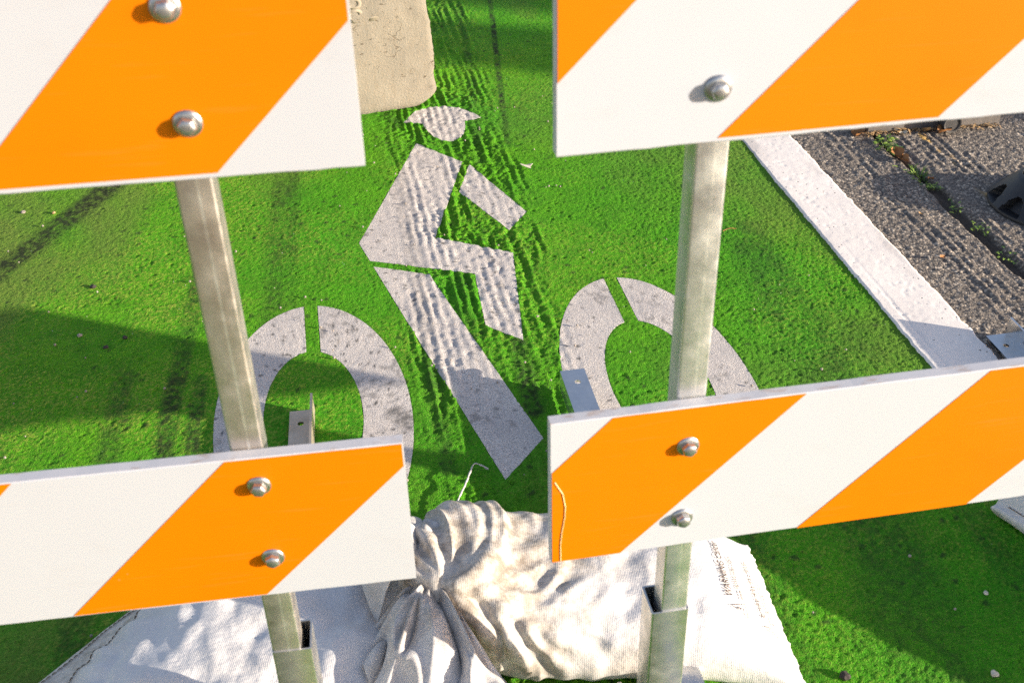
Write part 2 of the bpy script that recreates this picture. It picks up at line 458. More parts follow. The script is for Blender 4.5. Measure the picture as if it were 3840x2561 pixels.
# ------------------------------------------------------------------ road relief
SYM = dict(
    head=[(0.217, 3.216), (0.263, 3.297), (0.314, 3.317), (0.359, 3.315), (0.4, 3.29), (0.433, 3.245), (0.453, 3.203), (0.433, 3.195), (0.4, 3.185), (0.396, 3.144), (0.385, 3.099), (0.369, 3.069), (0.347, 3.051), (0.32, 3.057), (0.296, 3.091), (0.283, 3.135), (0.275, 3.172), (0.273, 3.199)],
    body=[(0.239, 3.059), (0.352, 2.907), (0.225, 2.494), (0.401, 2.375), (0.356, 2.001), (0.285, 2.074), (0.295, 2.298), (0.055, 2.411), (0.035, 2.504)],
    arm=[(0.37, 2.888), (0.473, 2.575), (0.412, 2.49), (0.319, 2.73)],
    frame=[(0.061, 2.381), (0.189, 2.317), (0.331, 1.664), (0.239, 1.562)],
)
WHEELS = [(-0.102, 1.825, 0.195, 0.412, 0.0985, 0.229, -0.0935), (0.600, 1.783, 0.190, 0.427, 0.101, 0.240, 0.6025)]

def inside(poly, c, a):
    r = np.zeros(c.shape, bool)
    n = len(poly)
    for i in range(n):
        x1, y1 = poly[i]; x2, y2 = poly[(i + 1) % n]
        cond = ((y1 > a) != (y2 > a)) & (c < (x2 - x1) * (a - y1) / (y2 - y1 + 1e-12) + x1)
        r ^= cond
    return r

def sym_mask(c, a):
    m = np.zeros(c.shape, bool)
    for p in SYM.values(): m |= inside(p, c, a)
    for cx, cy, ro, so, ri, si, gx in WHEELS:
        e1 = ((c - cx) / ro) ** 2 + ((a - cy) / so) ** 2; e2 = ((c - cx) / ri) ** 2 + ((a - cy) / si) ** 2
        m |= (e1 < 1) & (e2 > 1) & (np.abs(c - gx) > 0.015)
    return m

def ridged(x):
    return 1 - np.abs(2 * (x - np.floor(x)) - 1)

def groove(c, a, smooth=False):
    """ridges left along the lane by the milled, wheel-rutted strip"""
    wob = 0.010 * (fbm(c, a, 0.35, 301, 2) - 0.5)
    edge = 0.05 * (fbm(c * 0.3, a, 0.16, 302, 2) - 0.5)
    lo = 0.125 + edge; hi = 0.475 + 0.045 * (a - 2.3) + edge
    band = sstep(lo - 0.03, lo + 0.05, c) * (1 - sstep(hi - 0.05, hi + 0.03, c))
    band = band * (0.55 + 0.75 * sstep(0.30, 0.7, fbm(c, a * 0.4, 0.11, 303, 2)))
    c2 = c + wob
    def aniso(cw, aw, sd):
        return vnoise(c2 / cw, a / aw, 1.0, sd)
    rid = 0.55 * aniso(0.0125, 0.085, 304) + 0.45 * aniso(0.0095, 0.042, 306)
    ph = c / 0.0225 + 0.45 * (vnoise(c, a, 0.30, 307) - 0.5) + 0.30 * (vnoise(c, a, 0.05, 309) - 0.5)
    per = ridged(ph) ** 1.1
    per2 = ridged(c / 0.0315 + 0.5 * (vnoise(c, a, 0.22, 311) - 0.5)) ** 1.6
    sel = sstep(0.35, 0.65, vnoise(c / 0.07, a / 0.30, 1.0, 312))
    per = per * sel + per2 * (1 - sel)
    knob = fbm(c, a, 0.010, 305, 3)
    pm = 0.10 + 0.95 * sstep(0.34, 0.60, vnoise(c / 0.032, a / 0.11, 1.0, 308))
    if smooth: h = ((ridged(ph) ** 1.2 - 0.5) * 0.0036 * (0.2 + 0.8 * sstep(0.30, 0.60, vnoise(c / 0.05, a / 0.25, 1.0, 308))) + (rid - 0.5) * 0.0026) * (0.55 + 0.4 * vnoise(c, a, 0.05, 310)) + (knob - 0.5) * 0.0016
    else: h = (per - 0.5) * 0.0056 * pm + (rid - 0.5) * 0.0050 + (knob - 0.5) * 0.0080
    return band * h, band

def h_green(c, a):
    g, band = groove(c, a)
    cel = cellular(c, a, 0.0068, 11)
    grain = (0.60 - cel) * 0.0021 + (fbm(c, a, 0.0052, 21, 2) - 0.5) * 0.0022
    pit = sstep(0.12, 0.05, cellular(c, a, 0.055, 31)) * sstep(0.52, 0.64, fbm(c, a, 0.15, 33, 2)) * -0.0022
    und = (fbm(c, a, 0.25, 41, 2) - 0.5) * 0.003
    lump = (fbm(c, a, 0.022, 43, 2) - 0.5) * 0.0006
    amp = 0.85 + 0.25 * sstep(0.5, 0.9, c)
    return g + grain * amp + pit + und + lump, band, grain

def h_sym(c, a):
    g, band = groove(c, a, True)
    und = (fbm(c, a, 0.25, 41, 2) - 0.5) * 0.003
    lump = (fbm(c, a, 0.03, 43, 2) - 0.5) * 0.0005
    pit = sstep(0.60, 0.74, fbm(c, a * 0.7, 0.014, 51, 2)) * (0.15 + band) * -0.0012
    fine = (fbm(c, a, 0.007, 52, 2) - 0.5) * 0.0009
    return g * 0.85 + und + lump + pit + fine

def streak(c, a, pts, w, seed, strength=1.0):
    d = np.full(c.shape, 9.0)
    for (x1, y1), (x2, y2) in zip(pts[:-1], pts[1:]):
        vx, vy = x2 - x1, y2 - y1; L2 = vx * vx + vy * vy
        t = np.clip(((c - x1) * vx + (a - y1) * vy) / L2, 0, 1)
        d = np.minimum(d, np.hypot(c - x1 - t * vx, a - y1 - t * vy))
    m = 1 - sstep(w * 0.35, w, d)
    n = sstep(0.36, 0.62, fbm(c, a, 0.010, seed, 3)); n2 = sstep(0.30, 0.6, fbm(c, a * 0.4, 0.06, seed + 40, 3))
    return m * (0.40 + 0.60 * n) * (0.50 + 0.50 * n2) * strength

STREAKS = [([(-0.90, 2.42), (-0.72, 2.77), (-0.55, 3.1), (-0.40, 3.6)], 0.055, 0.85), ([(-0.40, 1.2), (-0.385, 1.9), (-0.36, 2.25), (-0.33, 2.7)], 0.030, 0.75),
           ([(-0.345, 1.2), (-0.335, 1.75), (-0.33, 2.0)], 0.022, 0.75), ([(-0.50, 1.3), (-0.49, 2.05)], 0.035, 0.45),
           ([(-0.175, 2.1), (-0.155, 2.5), (-0.13, 3.1), (-0.1, 3.9)], 0.055, 0.55), ([(0.50, 3.0), (0.56, 3.5), (0.70, 4.6)], 0.014, 0.95),
           ([(0.33, 1.75), (0.345, 1.99)], 0.030, 0.75), ([(0.14, 1.6), (0.15, 2.15)], 0.022, 0.5), ([(0.40, 2.9), (0.47, 3.5), (0.54, 4.3)], 0.02, 0.5),
           ([(0.24, 2.05), (0.26, 2.28)], 0.035, 0.5), ([(0.94, 1.7), (0.98, 2.35)], 0.09, 0.42), ([(1.02, 1.0), (1.06, 1.9)], 0.06, 0.3),
           ([(0.19, 3.2), (0.16, 3.9)], 0.03, 0.55), ([(-0.75, 1.0), (-0.72, 1.9)], 0.05, 0.35), ([(0.55, 0.9), (0.6, 1.5)], 0.09, 0.5), ([(0.8, 0.9), (0.86, 1.45)], 0.10, 0.45)]

def cut(fine0, fine1, step, lo, hi, grow=1.35):
    mid = np.arange(fine0, fine1 + step * 0.5, step)
    up = []; s = step; x = mid[-1]
    while x < hi: s *= grow; x += s; up.append(min(x, hi))
    dn = []; s = step; x = mid[0]
    while x > lo: s *= grow; x -= s; dn.append(max(x, lo))
    return np.concatenate([np.array(dn[::-1]), mid, np.array(up)])

# base ground to the horizon
bm = bmesh.new()
vs_ = [bm.verts.new((x, y, -0.03)) for x, y in ((-250, -250), (250, -250), (250, 250), (-250, 250))]
bm.faces.new(vs_)
tag(from_bm('ground', bm, M['dust']), kind='structure')

# green lane
rows = [0.86]
while rows[-1] < 4.75: rows.append(rows[-1] + 0.0036 * (0.62 + 0.30 * rows[-1] / 1.6))
A = np.concatenate([cut(rows[0], rows[0], 0.004, -0.15, 0.86)[:-1], np.array(rows), cut(rows[-1], rows[-1], 0.006, 4.7, 60)[1:]])
A = np.unique(A)
LC0, LC1 = 1.157, 1.3095
C = np.unique(cut(-1.40, LC0 + 0.012, 0.0035, -7.0, LC0 + 0.012, 1.3))
CC, AA = np.meshgrid(C, A)
hg, band, grain = h_green(CC, AA)
sm = sym_mask(CC, AA)
hs = h_sym(CC, AA)
er = sm.copy()
for ax_ in (0, 1):
    for d_ in (-1, 1, -2, 2): er &= np.roll(sm, d_, ax_)
Z = np.where(er, hs - 0.0030, np.where(sm, hs - 0.0009, hg - 0.0002))
fade = (1 - sstep(4.9, 7, AA)) * (1 - sstep(1.7, 2.4, -CC)) * sstep(0.4, 0.8, AA)
Z = Z * fade
X, Y = lane(CC, AA)
me = fast_mesh('green_bike_lane', np.stack([X.ravel(), Y.ravel(), Z.ravel()], -1), grid_faces(len(A), len(C)))
dirt = np.zeros(CC.shape)
for i, (pts, w, s) in enumerate(STREAKS): dirt = np.maximum(dirt, streak(CC, AA, pts, w, 500 + i, s))
spot = cellular(CC + 0.012 * fbm(CC, AA, 0.012, 75, 3), AA + 0.012 * fbm(CC, AA, 0.012, 76, 3), 0.075, 71)
dirt = np.maximum(dirt, 0.6 * sstep(0.11, 0.05, spot) * sstep(0.50, 0.62, fbm(CC, AA, 0.20, 72, 3)))
dirt = np.maximum(dirt, 0.50 * sstep(-0.0009, -0.0019, grain))
wear = (0.65 + 0.6 * sstep(0.35, -0.5, CC)) * sstep(0.0002, 0.0012, grain) * (0.25 + 0.75 * sstep(0.38, 0.66, fbm(CC, AA, 0.28, 73, 3)))
olive = sstep(0.40, 0.62, fbm(CC, AA * 0.6, 0.40, 77, 3)) * (0.30 + 0.55 * sstep(0.4, -0.4, CC) + 0.25 * sstep(0.75, 1.0, CC)) * (0.5 + 0.8 * fbm(CC, AA * 0.5, 0.05, 78, 3))
attr(me, 'olive', np.clip(olive, 0, 0.8)); attr(me, 'dirt', np.clip(dirt * 1.15, 0, 0.92)); attr(me, 'wear', np.clip(wear, 0, 1) * 0.85)
lane_o = link('green_bike_lane', me, M['green'], None, True)
tag(lane_o, kind='structure')
print('lane verts', CC.size)

# asphalt beside the lane
C = np.unique(cut(LC1 - 0.012, 2.35, 0.0044, LC1 - 0.012, 9, 1.35))
rows = np.arange(1.55, 3.55, 0.0052)
A = np.unique(np.concatenate([cut(1.55, 1.55, 0.005, -6, 1.55)[:-1], rows, cut(3.54, 3.54, 0.006, 3.5, 60)[1:]]))
CC, AA = np.meshgrid(C, A)
cel = cellular(CC, AA, 0.012, 111)
h = (0.6 - cel) * 0.0034 + (fbm(CC, AA, 0.008, 121, 3) - 0.5) * 0.0040
wob = 0.012 * (fbm(CC, AA, 0.3, 131, 2) - 0.5)
ridm = sstep(1.36, 1.42, CC) * (1 - sstep(1.70, 1.80, CC)) * (1 - 0.75 * np.exp(-((CC - 1.49) / 0.02) ** 2))
rid = 0.6 * vnoise((CC + wob) / 0.015, AA / 0.075, 1.0, 133) + 0.4 * vnoise((CC + wob) / 0.011, AA / 0.035, 1.0, 138)
h = h + ridm * 0.75 * ((rid - 0.5) * 0.0070 + (ridged((CC + wob) / 0.024 + 0.4 * vnoise(CC, AA, 0.2, 139)) - 0.5) * 0.0042 * (0.3 + 0.7 * sstep(0.35, 0.6, vnoise(CC / 0.06, AA / 0.3, 1.0, 140))) + (fbm(CC, AA, 0.012, 135, 2) - 0.5) * 0.005)
crk = np.abs(CC - 1.545 - 0.010 * (fbm(CC * 0, AA, 0.10, 136, 3) - 0.5) * 2)
cw = 0.007 + 0.010 * sstep(0.45, 0.75, vnoise(CC * 0, AA, 0.12, 137))
crm = 1 - sstep(cw * 0.6, cw * 1.5, crk)
h = h - crm * 0.010
h = h + sstep(1.545, 1.60, CC) * 0.004
fade = (1 - sstep(4.0, 6, AA)) * (1 - sstep(2.4, 3.0, CC))
X, Y = lane(CC, AA)
me = fast_mesh('asphalt_road', np.stack([X.ravel(), Y.ravel(), (h * fade - 0.0005).ravel()], -1), grid_faces(len(A), len(C)))
yel = sstep(0.56, 0.66, fbm(CC * 1.0, AA * 0.35, 0.022, 141, 2)) * np.exp(-((CC - 1.665 + 0.02 * (AA - 2.6)) / 0.016) ** 2) * sstep(2.0, 2.1, AA) * (1 - sstep(2.75, 2.85, AA))
attr(me, 'yellow', np.clip(yel * 0.8, 0, 1)); attr(me, 'soil', crm)
tag(link('asphalt_road', me, M['asph'], None, True), kind='structure')

# white edge line: thick thermoplastic strip with ragged edges
A = np.unique(np.concatenate([np.linspace(-3, 1.2, 40), np.arange(1.2, 3.7, 0.0045), np.linspace(3.7, 40, 120)]))
t = np.linspace(0, 1, 38)
TT, AA = np.meshgrid(t, A)
e0 = LC0 + 0.0060 * (fbm(AA * 0 + 1, AA, 0.03, 151, 3) - 0.5); e1 = LC1 + 0.011 * (fbm(AA * 0 + 2, AA, 0.022, 152, 3) - 0.5)
CC = e0 + (e1 - e0) * TT
prof = np.minimum(1, np.minimum(TT, 1 - TT) / 0.028)
hz = 0.0042 * np.sqrt(np.clip(prof, 0, 1)) + (fbm(CC, AA, 0.010, 153, 2) - 0.5) * 0.0006 + (fbm(CC, AA, 0.12, 154, 2) - 0.5) * 0.0016 \
    - 0.0008 * sstep(0.84, 0.92, vnoise(CC, AA, 0.009, 155)) - 0.002 * sstep(0.3, 0.0, np.abs(TT - 0.22) * 12) * sstep(1.5, 2.4, 3.9 - AA)
hz = np.where((TT < 0.001) | (TT > 0.999), -0.006, hz)
X, Y = lane(CC, AA)
me = fast_mesh('lane_line', np.stack([X.ravel(), Y.ravel(), hz.ravel()], -1), grid_faces(len(A), len(t)))
dl = 0.6 * sstep(0.5, 0.72, fbm(CC, AA, 0.06, 156, 3)) * np.exp(-(((AA - 2.98) / 0.10) ** 2 + ((TT - 0.45) / 0.25) ** 2))
dl = np.maximum(dl, 0.35 * sstep(0.55, 0.75, fbm(CC, AA * 0.3, 0.08, 157, 3)))
attr(me, 'dirt', dl)
tag(link('lane_line', me, M['line'], None, True), 'thick white painted line between green lane and dark asphalt', 'lane line', kind='structure')

# ------------------------------------------------------------------ bicycle rider marking
def sym_finish(name, me, parent):
    n = len(me.vertices); co = np.zeros(n * 3, np.float32); me.vertices.foreach_get('co', co); co = co.reshape(-1, 3)
    c, a = co[:, 0].astype(float), co[:, 1].astype(float); skirt = co[:, 2] < -0.5
    z = h_sym(c, a)
    z = np.where(skirt, z - 0.004, z + 0.0003)
    x, y = lane(c, a)
    out = np.stack([x, y, z], -1).astype(np.float32)
    me.vertices.foreach_set('co', out.ravel()); me.update()
    d = 0.9 * sstep(0.13, 0.07, cellular(c + 0.010 * fbm(c, a, 0.009, 85, 2), a + 0.010 * fbm(c, a, 0.009, 86, 2), 0.038, 81)) * sstep(0.50, 0.62, fbm(c, a, 0.13, 82, 2))
    d = np.maximum(d, 0.45 * sstep(0.60, 0.75, fbm(c, a, 0.016, 87, 3)) * sstep(0.48, 0.6, fbm(c, a, 0.10, 88, 2)))
    d = np.maximum(d, 0.8 * np.exp(-((c - 0.258) ** 2 + (a - 1.773) ** 2) / 0.006 ** 2))
    d = np.maximum(d, 0.35 * streak(c, a, [(0.14, 1.5), (0.17, 2.9)], 0.03, 83))
    d = np.maximum(d, 0.8 * streak(c, a, [(0.06, 1.80), (0.085, 1.76)], 0.03, 84))
    d = np.where(skirt, 0.85, d)
    attr(me, 'dirt', np.clip(d, 0, 1))
    o = link(name, me, M['sym'], parent, True)
    me.set_sharp_from_angle(angle=R_(52))
    return o

def poly_piece(name, poly, parent, step=0.0048):
    """clip a fine grid by the outline: rows of strips, each spanning the inside interval(s)"""
    P = np.array(poly); lo = P.min(0) - step; hi = P.max(0) + step
    bm = bmesh.new()
    ring = [bm.verts.new((x, y, 0)) for x, y in poly]
    f = bm.faces.new(ring)
    bmesh.ops.triangulate(bm, faces=[f])
    for k in range(int((hi[0] - lo[0]) / step) + 1):
        bmesh.ops.bisect_plane(bm, geom=bm.verts[:] + bm.edges[:] + bm.faces[:], plane_co=(lo[0] + k * step + 1e-5, 0, 0), plane_no=(1, 0, 0), dist=1e-6)
    for k in range(int((hi[1] - lo[1]) / step) + 1):
        bmesh.ops.bisect_plane(bm, geom=bm.verts[:] + bm.edges[:] + bm.faces[:], plane_co=(0, lo[1] + k * step + 1e-5, 0), plane_no=(0, 1, 0), dist=1e-6)
    be = [e for e in bm.edges if len(e.link_faces) == 1]
    r = bmesh.ops.extrude_edge_only(bm, edges=be)
    for v in r['geom']:
        if isinstance(v, bmesh.types.BMVert): v.co.z = -1
    for fc in bm.faces:
        if fc.normal.z < -0.5: fc.normal_flip()
    me = bpy.data.meshes.new(name); bm.to_mesh(me); bm.free()
    return sym_finish(name, me, parent)

def wheel_piece(name, w, side, parent):
    cx, cy, ro, so, ri, si, gx = w
    nt_, nr_ = 190, 24
    # half ring on one side of the vertical gap
    V = []; th = np.linspace(-math.pi / 2, math.pi / 2, nt_) if side > 0 else np.linspace(math.pi / 2, 3 * math.pi / 2, nt_)
    for i in range(nt_):
        for k in range(nr_):
            q = k / (nr_ - 1)
            x = cx + (ri + (ro - ri) * q) * math.cos(th[i]); y = cy + (si + (so - si) * q) * math.sin(th[i])
            x = max(x, gx + 0.0155) if side > 0 else min(x, gx - 0.0155)
            V.append((x, y, 0))
    V = np.array(V); n0 = len(V)
    F = [grid_faces(nt_, nr_)]
    idx = np.arange(n0).reshape(nt_, nr_)
    loop = np.concatenate([idx[:, 0], idx[-1, 1:], idx[::-1, -1][1:], idx[0, ::-1][1:]])
    sk = V[loop].copy(); sk[:, 2] = -1
    m_ = len(loop); j = np.arange(m_ - 1)
    F.append(np.stack([loop[j], loop[j + 1], n0 + j + 1, n0 + j], -1))
    me = fast_mesh(name, np.vstack([V, sk]), np.vstack(F))
    return sym_finish(name, me, parent)

bike = empty('bicycle_rider_marking', (*map(float, np.ravel(lane(0.25, 2.3))), 0))
tag(bike, 'pale grey painted bicycle rider symbol on the green lane surface', 'road marking')
bike_inv = Matrix.Translation(-Vector(bike.location))
parts = [poly_piece('helmet_head', SYM['head'], bike), poly_piece('torso_and_leg', SYM['body'], bike),
         poly_piece('arm', SYM['arm'], bike), poly_piece('frame_bar', SYM['frame'], bike)]
for w in WHEELS:
    for s in (-1, 1): parts.append(wheel_piece('wheel_half', w, s, bike))
for o in parts: o.matrix_parent_inverse = bike_inv

# ------------------------------------------------------------------ barricades
S = 0.1524 * math.sqrt(2)
BH, BT, BL = 0.2032, 0.0165, 1.68

def clip_poly(poly, x0, x1, z0, z1):
    def cl(P, f, ip):
        out = []
        for i in range(len(P)):
            a, b = P[i - 1], P[i]
            if f(a):
                out.append(a)
                if not f(b): out.append(ip(a, b))
            elif f(b): out.append(ip(a, b))
        return out
    def mk(ax, v, sgn):
        f = lambda p: sgn * (p[ax] - v) >= 0
        def ip(a, b):
            t = (v - a[ax]) / (b[ax] - a[ax]); return (a[0] + t * (b[0] - a[0]), a[1] + t * (b[1] - a[1]))
        return f, ip
    for ax, v, sg in ((0, x0, 1), (0, x1, -1), (1, z0, 1), (1, z1, -1)):
        if len(poly) < 3: return []
        poly = cl(poly, *mk(ax, v, sg))
    return poly

def make_board(parent, u0, zb, stripes, lip_b, lip_t, lip_s, wob):
    """board from u0, length BL, with its own orange stripes; front face at local y = 0"""
    u1 = u0 + BL
    bm = bmesh.new()
    # finely cut along its length so the sawn edges can wander
    nu = 120
    us = np.linspace(u0, u1, nu)
    prof = [(0.0, 0.0012), (0.0012, 0.0), (BT - 0.0015, 0.0), (BT, 0.0015), (BT, BH - 0.0015), (BT - 0.0015, BH), (0.0012, BH), (0.0, BH - 0.0012)]
    ringv = []
    for i, u in enumerate(us):
        jb = 0.0010 * (vnoise(np.array([u]), np.array([0.]), 0.02, wob)[0] - 0.5); jt = 0.0008 * (vnoise(np.array([u]), np.array([3.]), 0.03, wob)[0] - 0.5)
        ringv.append([bm.verts.new((u, y, zb + z + (jb if z < BH / 2 else jt))) for y, z in prof])
    for a, b in zip(ringv[:-1], ringv[1:]):
        for k in range(8):
            bm.faces.new((a[k], a[(k + 1) % 8], b[(k + 1) % 8], b[k]))
    bm.faces.new(ringv[0][::-1]); bm.faces.new(ringv[-1])
    bmesh.ops.recalc_face_normals(bm, faces=bm.faces)
    o = from_bm('board', bm, M['board'], parent)
    me = o.data
    ed = np.zeros(len(me.vertices))
    for v in me.vertices:
        if v.co.y > 0.0006 and v.co.y < BT + 1: ed[v.index] = 1.0
        if abs(v.co.x - u0) < 1e-5 or abs(v.co.x - u1) < 1e-5: ed[v.index] = 1.0 if v.co.y > 0.0006 else 0.15
    attr(me, 'edge', ed)
    k0 = int((u0 - stripes - BH) / (2 * S)) - 2
    for k in range(k0, k0 + 14):
        a = stripes + 2 * S * k
        poly = [(a, zb), (a + S, zb), (a + S + BH, zb + BH), (a + BH, zb + BH)]
        poly = clip_poly(poly, u0 + lip_s, u1 - lip_s, zb + lip_b, zb + BH - lip_t)
        if len(poly) < 3: continue
        bm = bmesh.new()
        f = [bm.verts.new((x, -0.0006, z)) for x, z in poly]; g = [bm.verts.new((x, 0.0004, z)) for x, z in poly]
        bm.faces.new(f); bm.faces.new(g[::-1])
        for i in range(len(f)):
            j = (i + 1) % len(f); bm.faces.new((f[j], f[i], g[i], g[j]))
        from_bm('orange_stripe', bm, M['orange'], o)
    return o

bolt_me = None
def make_bolt(parent, u, z):
    global bolt_me
    if bolt_me is None:
        bm = bmesh.new()
        def ring(r, y, n=28, hexy=0.0):
            out = []
            for i in range(n):
                t = 2 * math.pi * i / n
                rr = r
                if hexy:
                    q = (t % (math.pi / 3)) - math.pi / 6
                    rr = r * (1 - hexy) + hexy * r * math.cos(math.pi / 6) / math.cos(q)
                out.append(bm.verts.new((rr * math.cos(t), y, rr * math.sin(t))))
            return out
        prof = [(0.0128, 0.0005, 0), (0.0128, -0.0014, 0), (0.0118, -0.0026, 0), (0.0100, -0.0034, 0.2), (0.0088, -0.0038, 1.0), (0.0086, -0.0085, 1.0), (0.0080, -0.0100, 0.8), (0.0062, -0.0112, 0.2), (0.0030, -0.0120, 0)]
        rs = [ring(r, y, 36, hx) for r, y, hx in prof]
        for a, b in zip(rs[:-1], rs[1:]):
            for i in range(36):
                j = (i + 1) % 36; bm.faces.new((a[i], a[j], b[j], b[i]))
        c = bm.verts.new((0, -0.0122, 0))
        for i in range(36): bm.faces.new((rs[-1][i], rs[-1][(i + 1) % 36], c))
        bmesh.ops.recalc_face_normals(bm, faces=bm.faces)
        bolt_me = bpy.data.meshes.new('bolt'); bm.to_mesh(bolt_me); bm.free()
        bolt_me.materials.append(M['bolt'])
        bolt_me.polygons.foreach_set('use_smooth', np.ones(len(bolt_me.polygons), bool)); bolt_me.set_sharp_from_angle(angle=R_(38))
    o = bpy.data.objects.new('bolt', bolt_me); COL.objects.link(o); o.parent = parent
    o.location = (u, 0, z); o.rotation_euler = (random.uniform(-0.06, 0.06), random.uniform(0, 6.28), random.uniform(-0.06, 0.06))
    return o

def tube_post(name, parent, cx, cy, half, wall, z0, z1, mat, rad=0.003):
    bm = bmesh.new()
    def loop(h, r, z):
        out = []
        for sx, sy, t0 in ((1, 1, 0), (-1, 1, 90), (-1, -1, 180), (1, -1, 270)):
            for k in range(4):
                t = R_(t0 + 30 * k)
                out.append(bm.verts.new((sx * (h - r) + r * math.cos(t), sy * (h - r) + r * math.sin(t), z)))
        return out
    a = loop(half, rad, z0); b = loop(half, rad, z1); c = loop(half - wall, rad * 0.5, z1); d = loop(half - wall, rad * 0.5, max(z0, z1 - 0.12))
    for p, q in ((a, b), (b, c), (c, d)):
        for i in range(16):
            j = (i + 1) % 16; bm.faces.new((p[i], p[j], q[j], q[i]))
    bm.faces.new(d)
    o = from_bm(name, bm, mat, parent, auto=R_(40))
    o.location = (cx, cy, 0)
    return o

def angle_foot(parent, u, side, y0, y1, w=0.045, hgt=0.045, t=0.0045, over=False):
    """angle iron along local y: flat flange with holes, upright flange on one side"""
    bm = bmesh.new()
    # flat flange as a strip with a punched hole near each end
    xs0, xs1 = (u - w + 0.0, u) if side > 0 else (u, u + w)
    xm = (xs0 + xs1) / 2
    def hole_plate(ya, yb, yh, r=0.0062):
        n = 16
        top = {}
        for z in (t, 0.0):
            sq = []
            for i in range(n):
                ang = 2 * math.pi * i / n
                ca, sa = math.cos(ang), math.sin(ang)
                hx = (xs1 - xs0) / 2
                k = min(hx / abs(ca) if abs(ca) > 1e-6 else 1e9, hx / abs(sa) if abs(sa) > 1e-6 else 1e9)
                sq.append(((xm + ca * k), (yh + sa * k), (xm + r * ca), (yh + r * sa)))
            top[z] = [(bm.verts.new((q[0], q[1], z)), bm.verts.new((q[2], q[3], z))) for q in sq]
            for i in range(n):
                j = (i + 1) % n; bm.faces.new((top[z][i][0], top[z][j][0], top[z][j][1], top[z][i][1]))
        for i in range(n):
            j = (i + 1) % n; bm.faces.new((top[t][i][1], top[t][j][1], top[0.0][j][1], top[0.0][i][1]))
    hw = (xs1 - xs0) / 2
    yh1 = y1 - 0.042
    hole_plate(0, 0, yh1)
    box(bm, xs0, xs1, yh1 + hw, y1, 0, t)
    box(bm, xs0, xs1, y0, yh1 - hw, 0, t)
    # upright flange
    if side > 0: box(bm, u, u + t, y0, y1, 0.0, hgt)
    else: box(bm, u - t, u, y0, y1, 0.0, hgt)
    bmesh.ops.remove_doubles(bm, verts=bm.verts, dist=1e-5)
    if over:                       # this one lies with its flat flange on top
        for v in bm.verts: v.co.z = hgt - v.co.z
        bmesh.ops.reverse_faces(bm, faces=bm.faces)
    o = from_bm('angle_foot', bm, M['foot2' if (over or u > 0.5) else 'foot'], parent)
    o.location.z = 0.006
    return o

def barricade(loc, yaw, label, posts, spec, post_mat='post'):
    root = empty('barricade', (*loc, 0), yaw)
    tag(root, label, 'barricade', 'striped barricades blocking the lane')
    for (u0, zb, st, lb, lt, ls, wob) in spec: make_board(root, u0, zb, st, lb, lt, ls, wob)
    for (u, dx, side, bolts, fl, over, sh, half) in posts:
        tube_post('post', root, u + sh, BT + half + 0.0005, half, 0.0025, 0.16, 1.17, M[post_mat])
        tube_post('socket', root, u + sh + dx, BT + half + 0.0055, 0.0240, 0.0024, 0.012, 0.305, M['socket'])
        for z in bolts: make_bolt(root, u, z)
        angle_foot(root, u + fl, side, -0.85, 0.885, over=over)
        bm = bmesh.new(); gx = -0.036 if over else 0.033
        box(bm, u + gx - 0.003, u + gx + 0.003, BT - 0.02, BT + 0.085, 0.02, 0.075); bevel_all(bm, 0.001, 1)
        from_bm('gusset_plate', bm, M['foot'], root)
    return root

bz = [1.0986, 0.998, 0.585, 0.479]
left = barricade((-0.2735, 0.9159), 0.1162, 'orange and white striped barricade at the left with galvanised post, a brown reflection put into its colour',
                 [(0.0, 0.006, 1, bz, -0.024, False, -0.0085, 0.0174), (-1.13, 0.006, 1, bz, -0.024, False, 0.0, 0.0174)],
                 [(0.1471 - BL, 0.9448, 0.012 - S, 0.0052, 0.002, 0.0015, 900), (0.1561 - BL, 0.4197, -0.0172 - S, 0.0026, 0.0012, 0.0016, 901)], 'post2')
right = barricade((0.190, 0.9618), 0.1538, 'orange and white striped barricade at the right with a pale grey galvanised post',
                  [(0.0, -0.005, -1, bz, 0.045, True, 0.0060, 0.0168), (1.03, 0.005, 1, bz, -0.02, False, 0.0, 0.0168)],
                  [(-0.1468, 0.9454, -0.0008, 0.0045, 0.002, 0.0008, 902), (-0.1535, 0.4352, -0.0725 - S, 0.0006, 0.0010, 0.0012, 903)])
# crease in the tape at the free end of the lower right board
lowr = [o for o in right.children if o.name.startswith('board')][1]
bm = bmesh.new()
pts = [(-0.1495, 0.558), (-0.1405, 0.540), (-0.1375, 0.520), (-0.138, 0.505), (-0.1415, 0.480), (-0.143, 0.460), (-0.1425, 0.437)]
lo_ = []
for i, (x, z) in enumerate(pts):
    w = 0.0006
    lo_.append((bm.verts.new((x - w, -0.0007, z)), bm.verts.new((x, -0.0017, z)), bm.verts.new((x + w, -0.0007, z))))
for a, b in zip(lo_[:-1], lo_[1:]):
    bm.faces.new((a[0], b[0], b[1], a[1])); bm.faces.new((a[1], b[1], b[2], a[2]))
from_bm('tape_crease', bm, M['crease'], lowr)

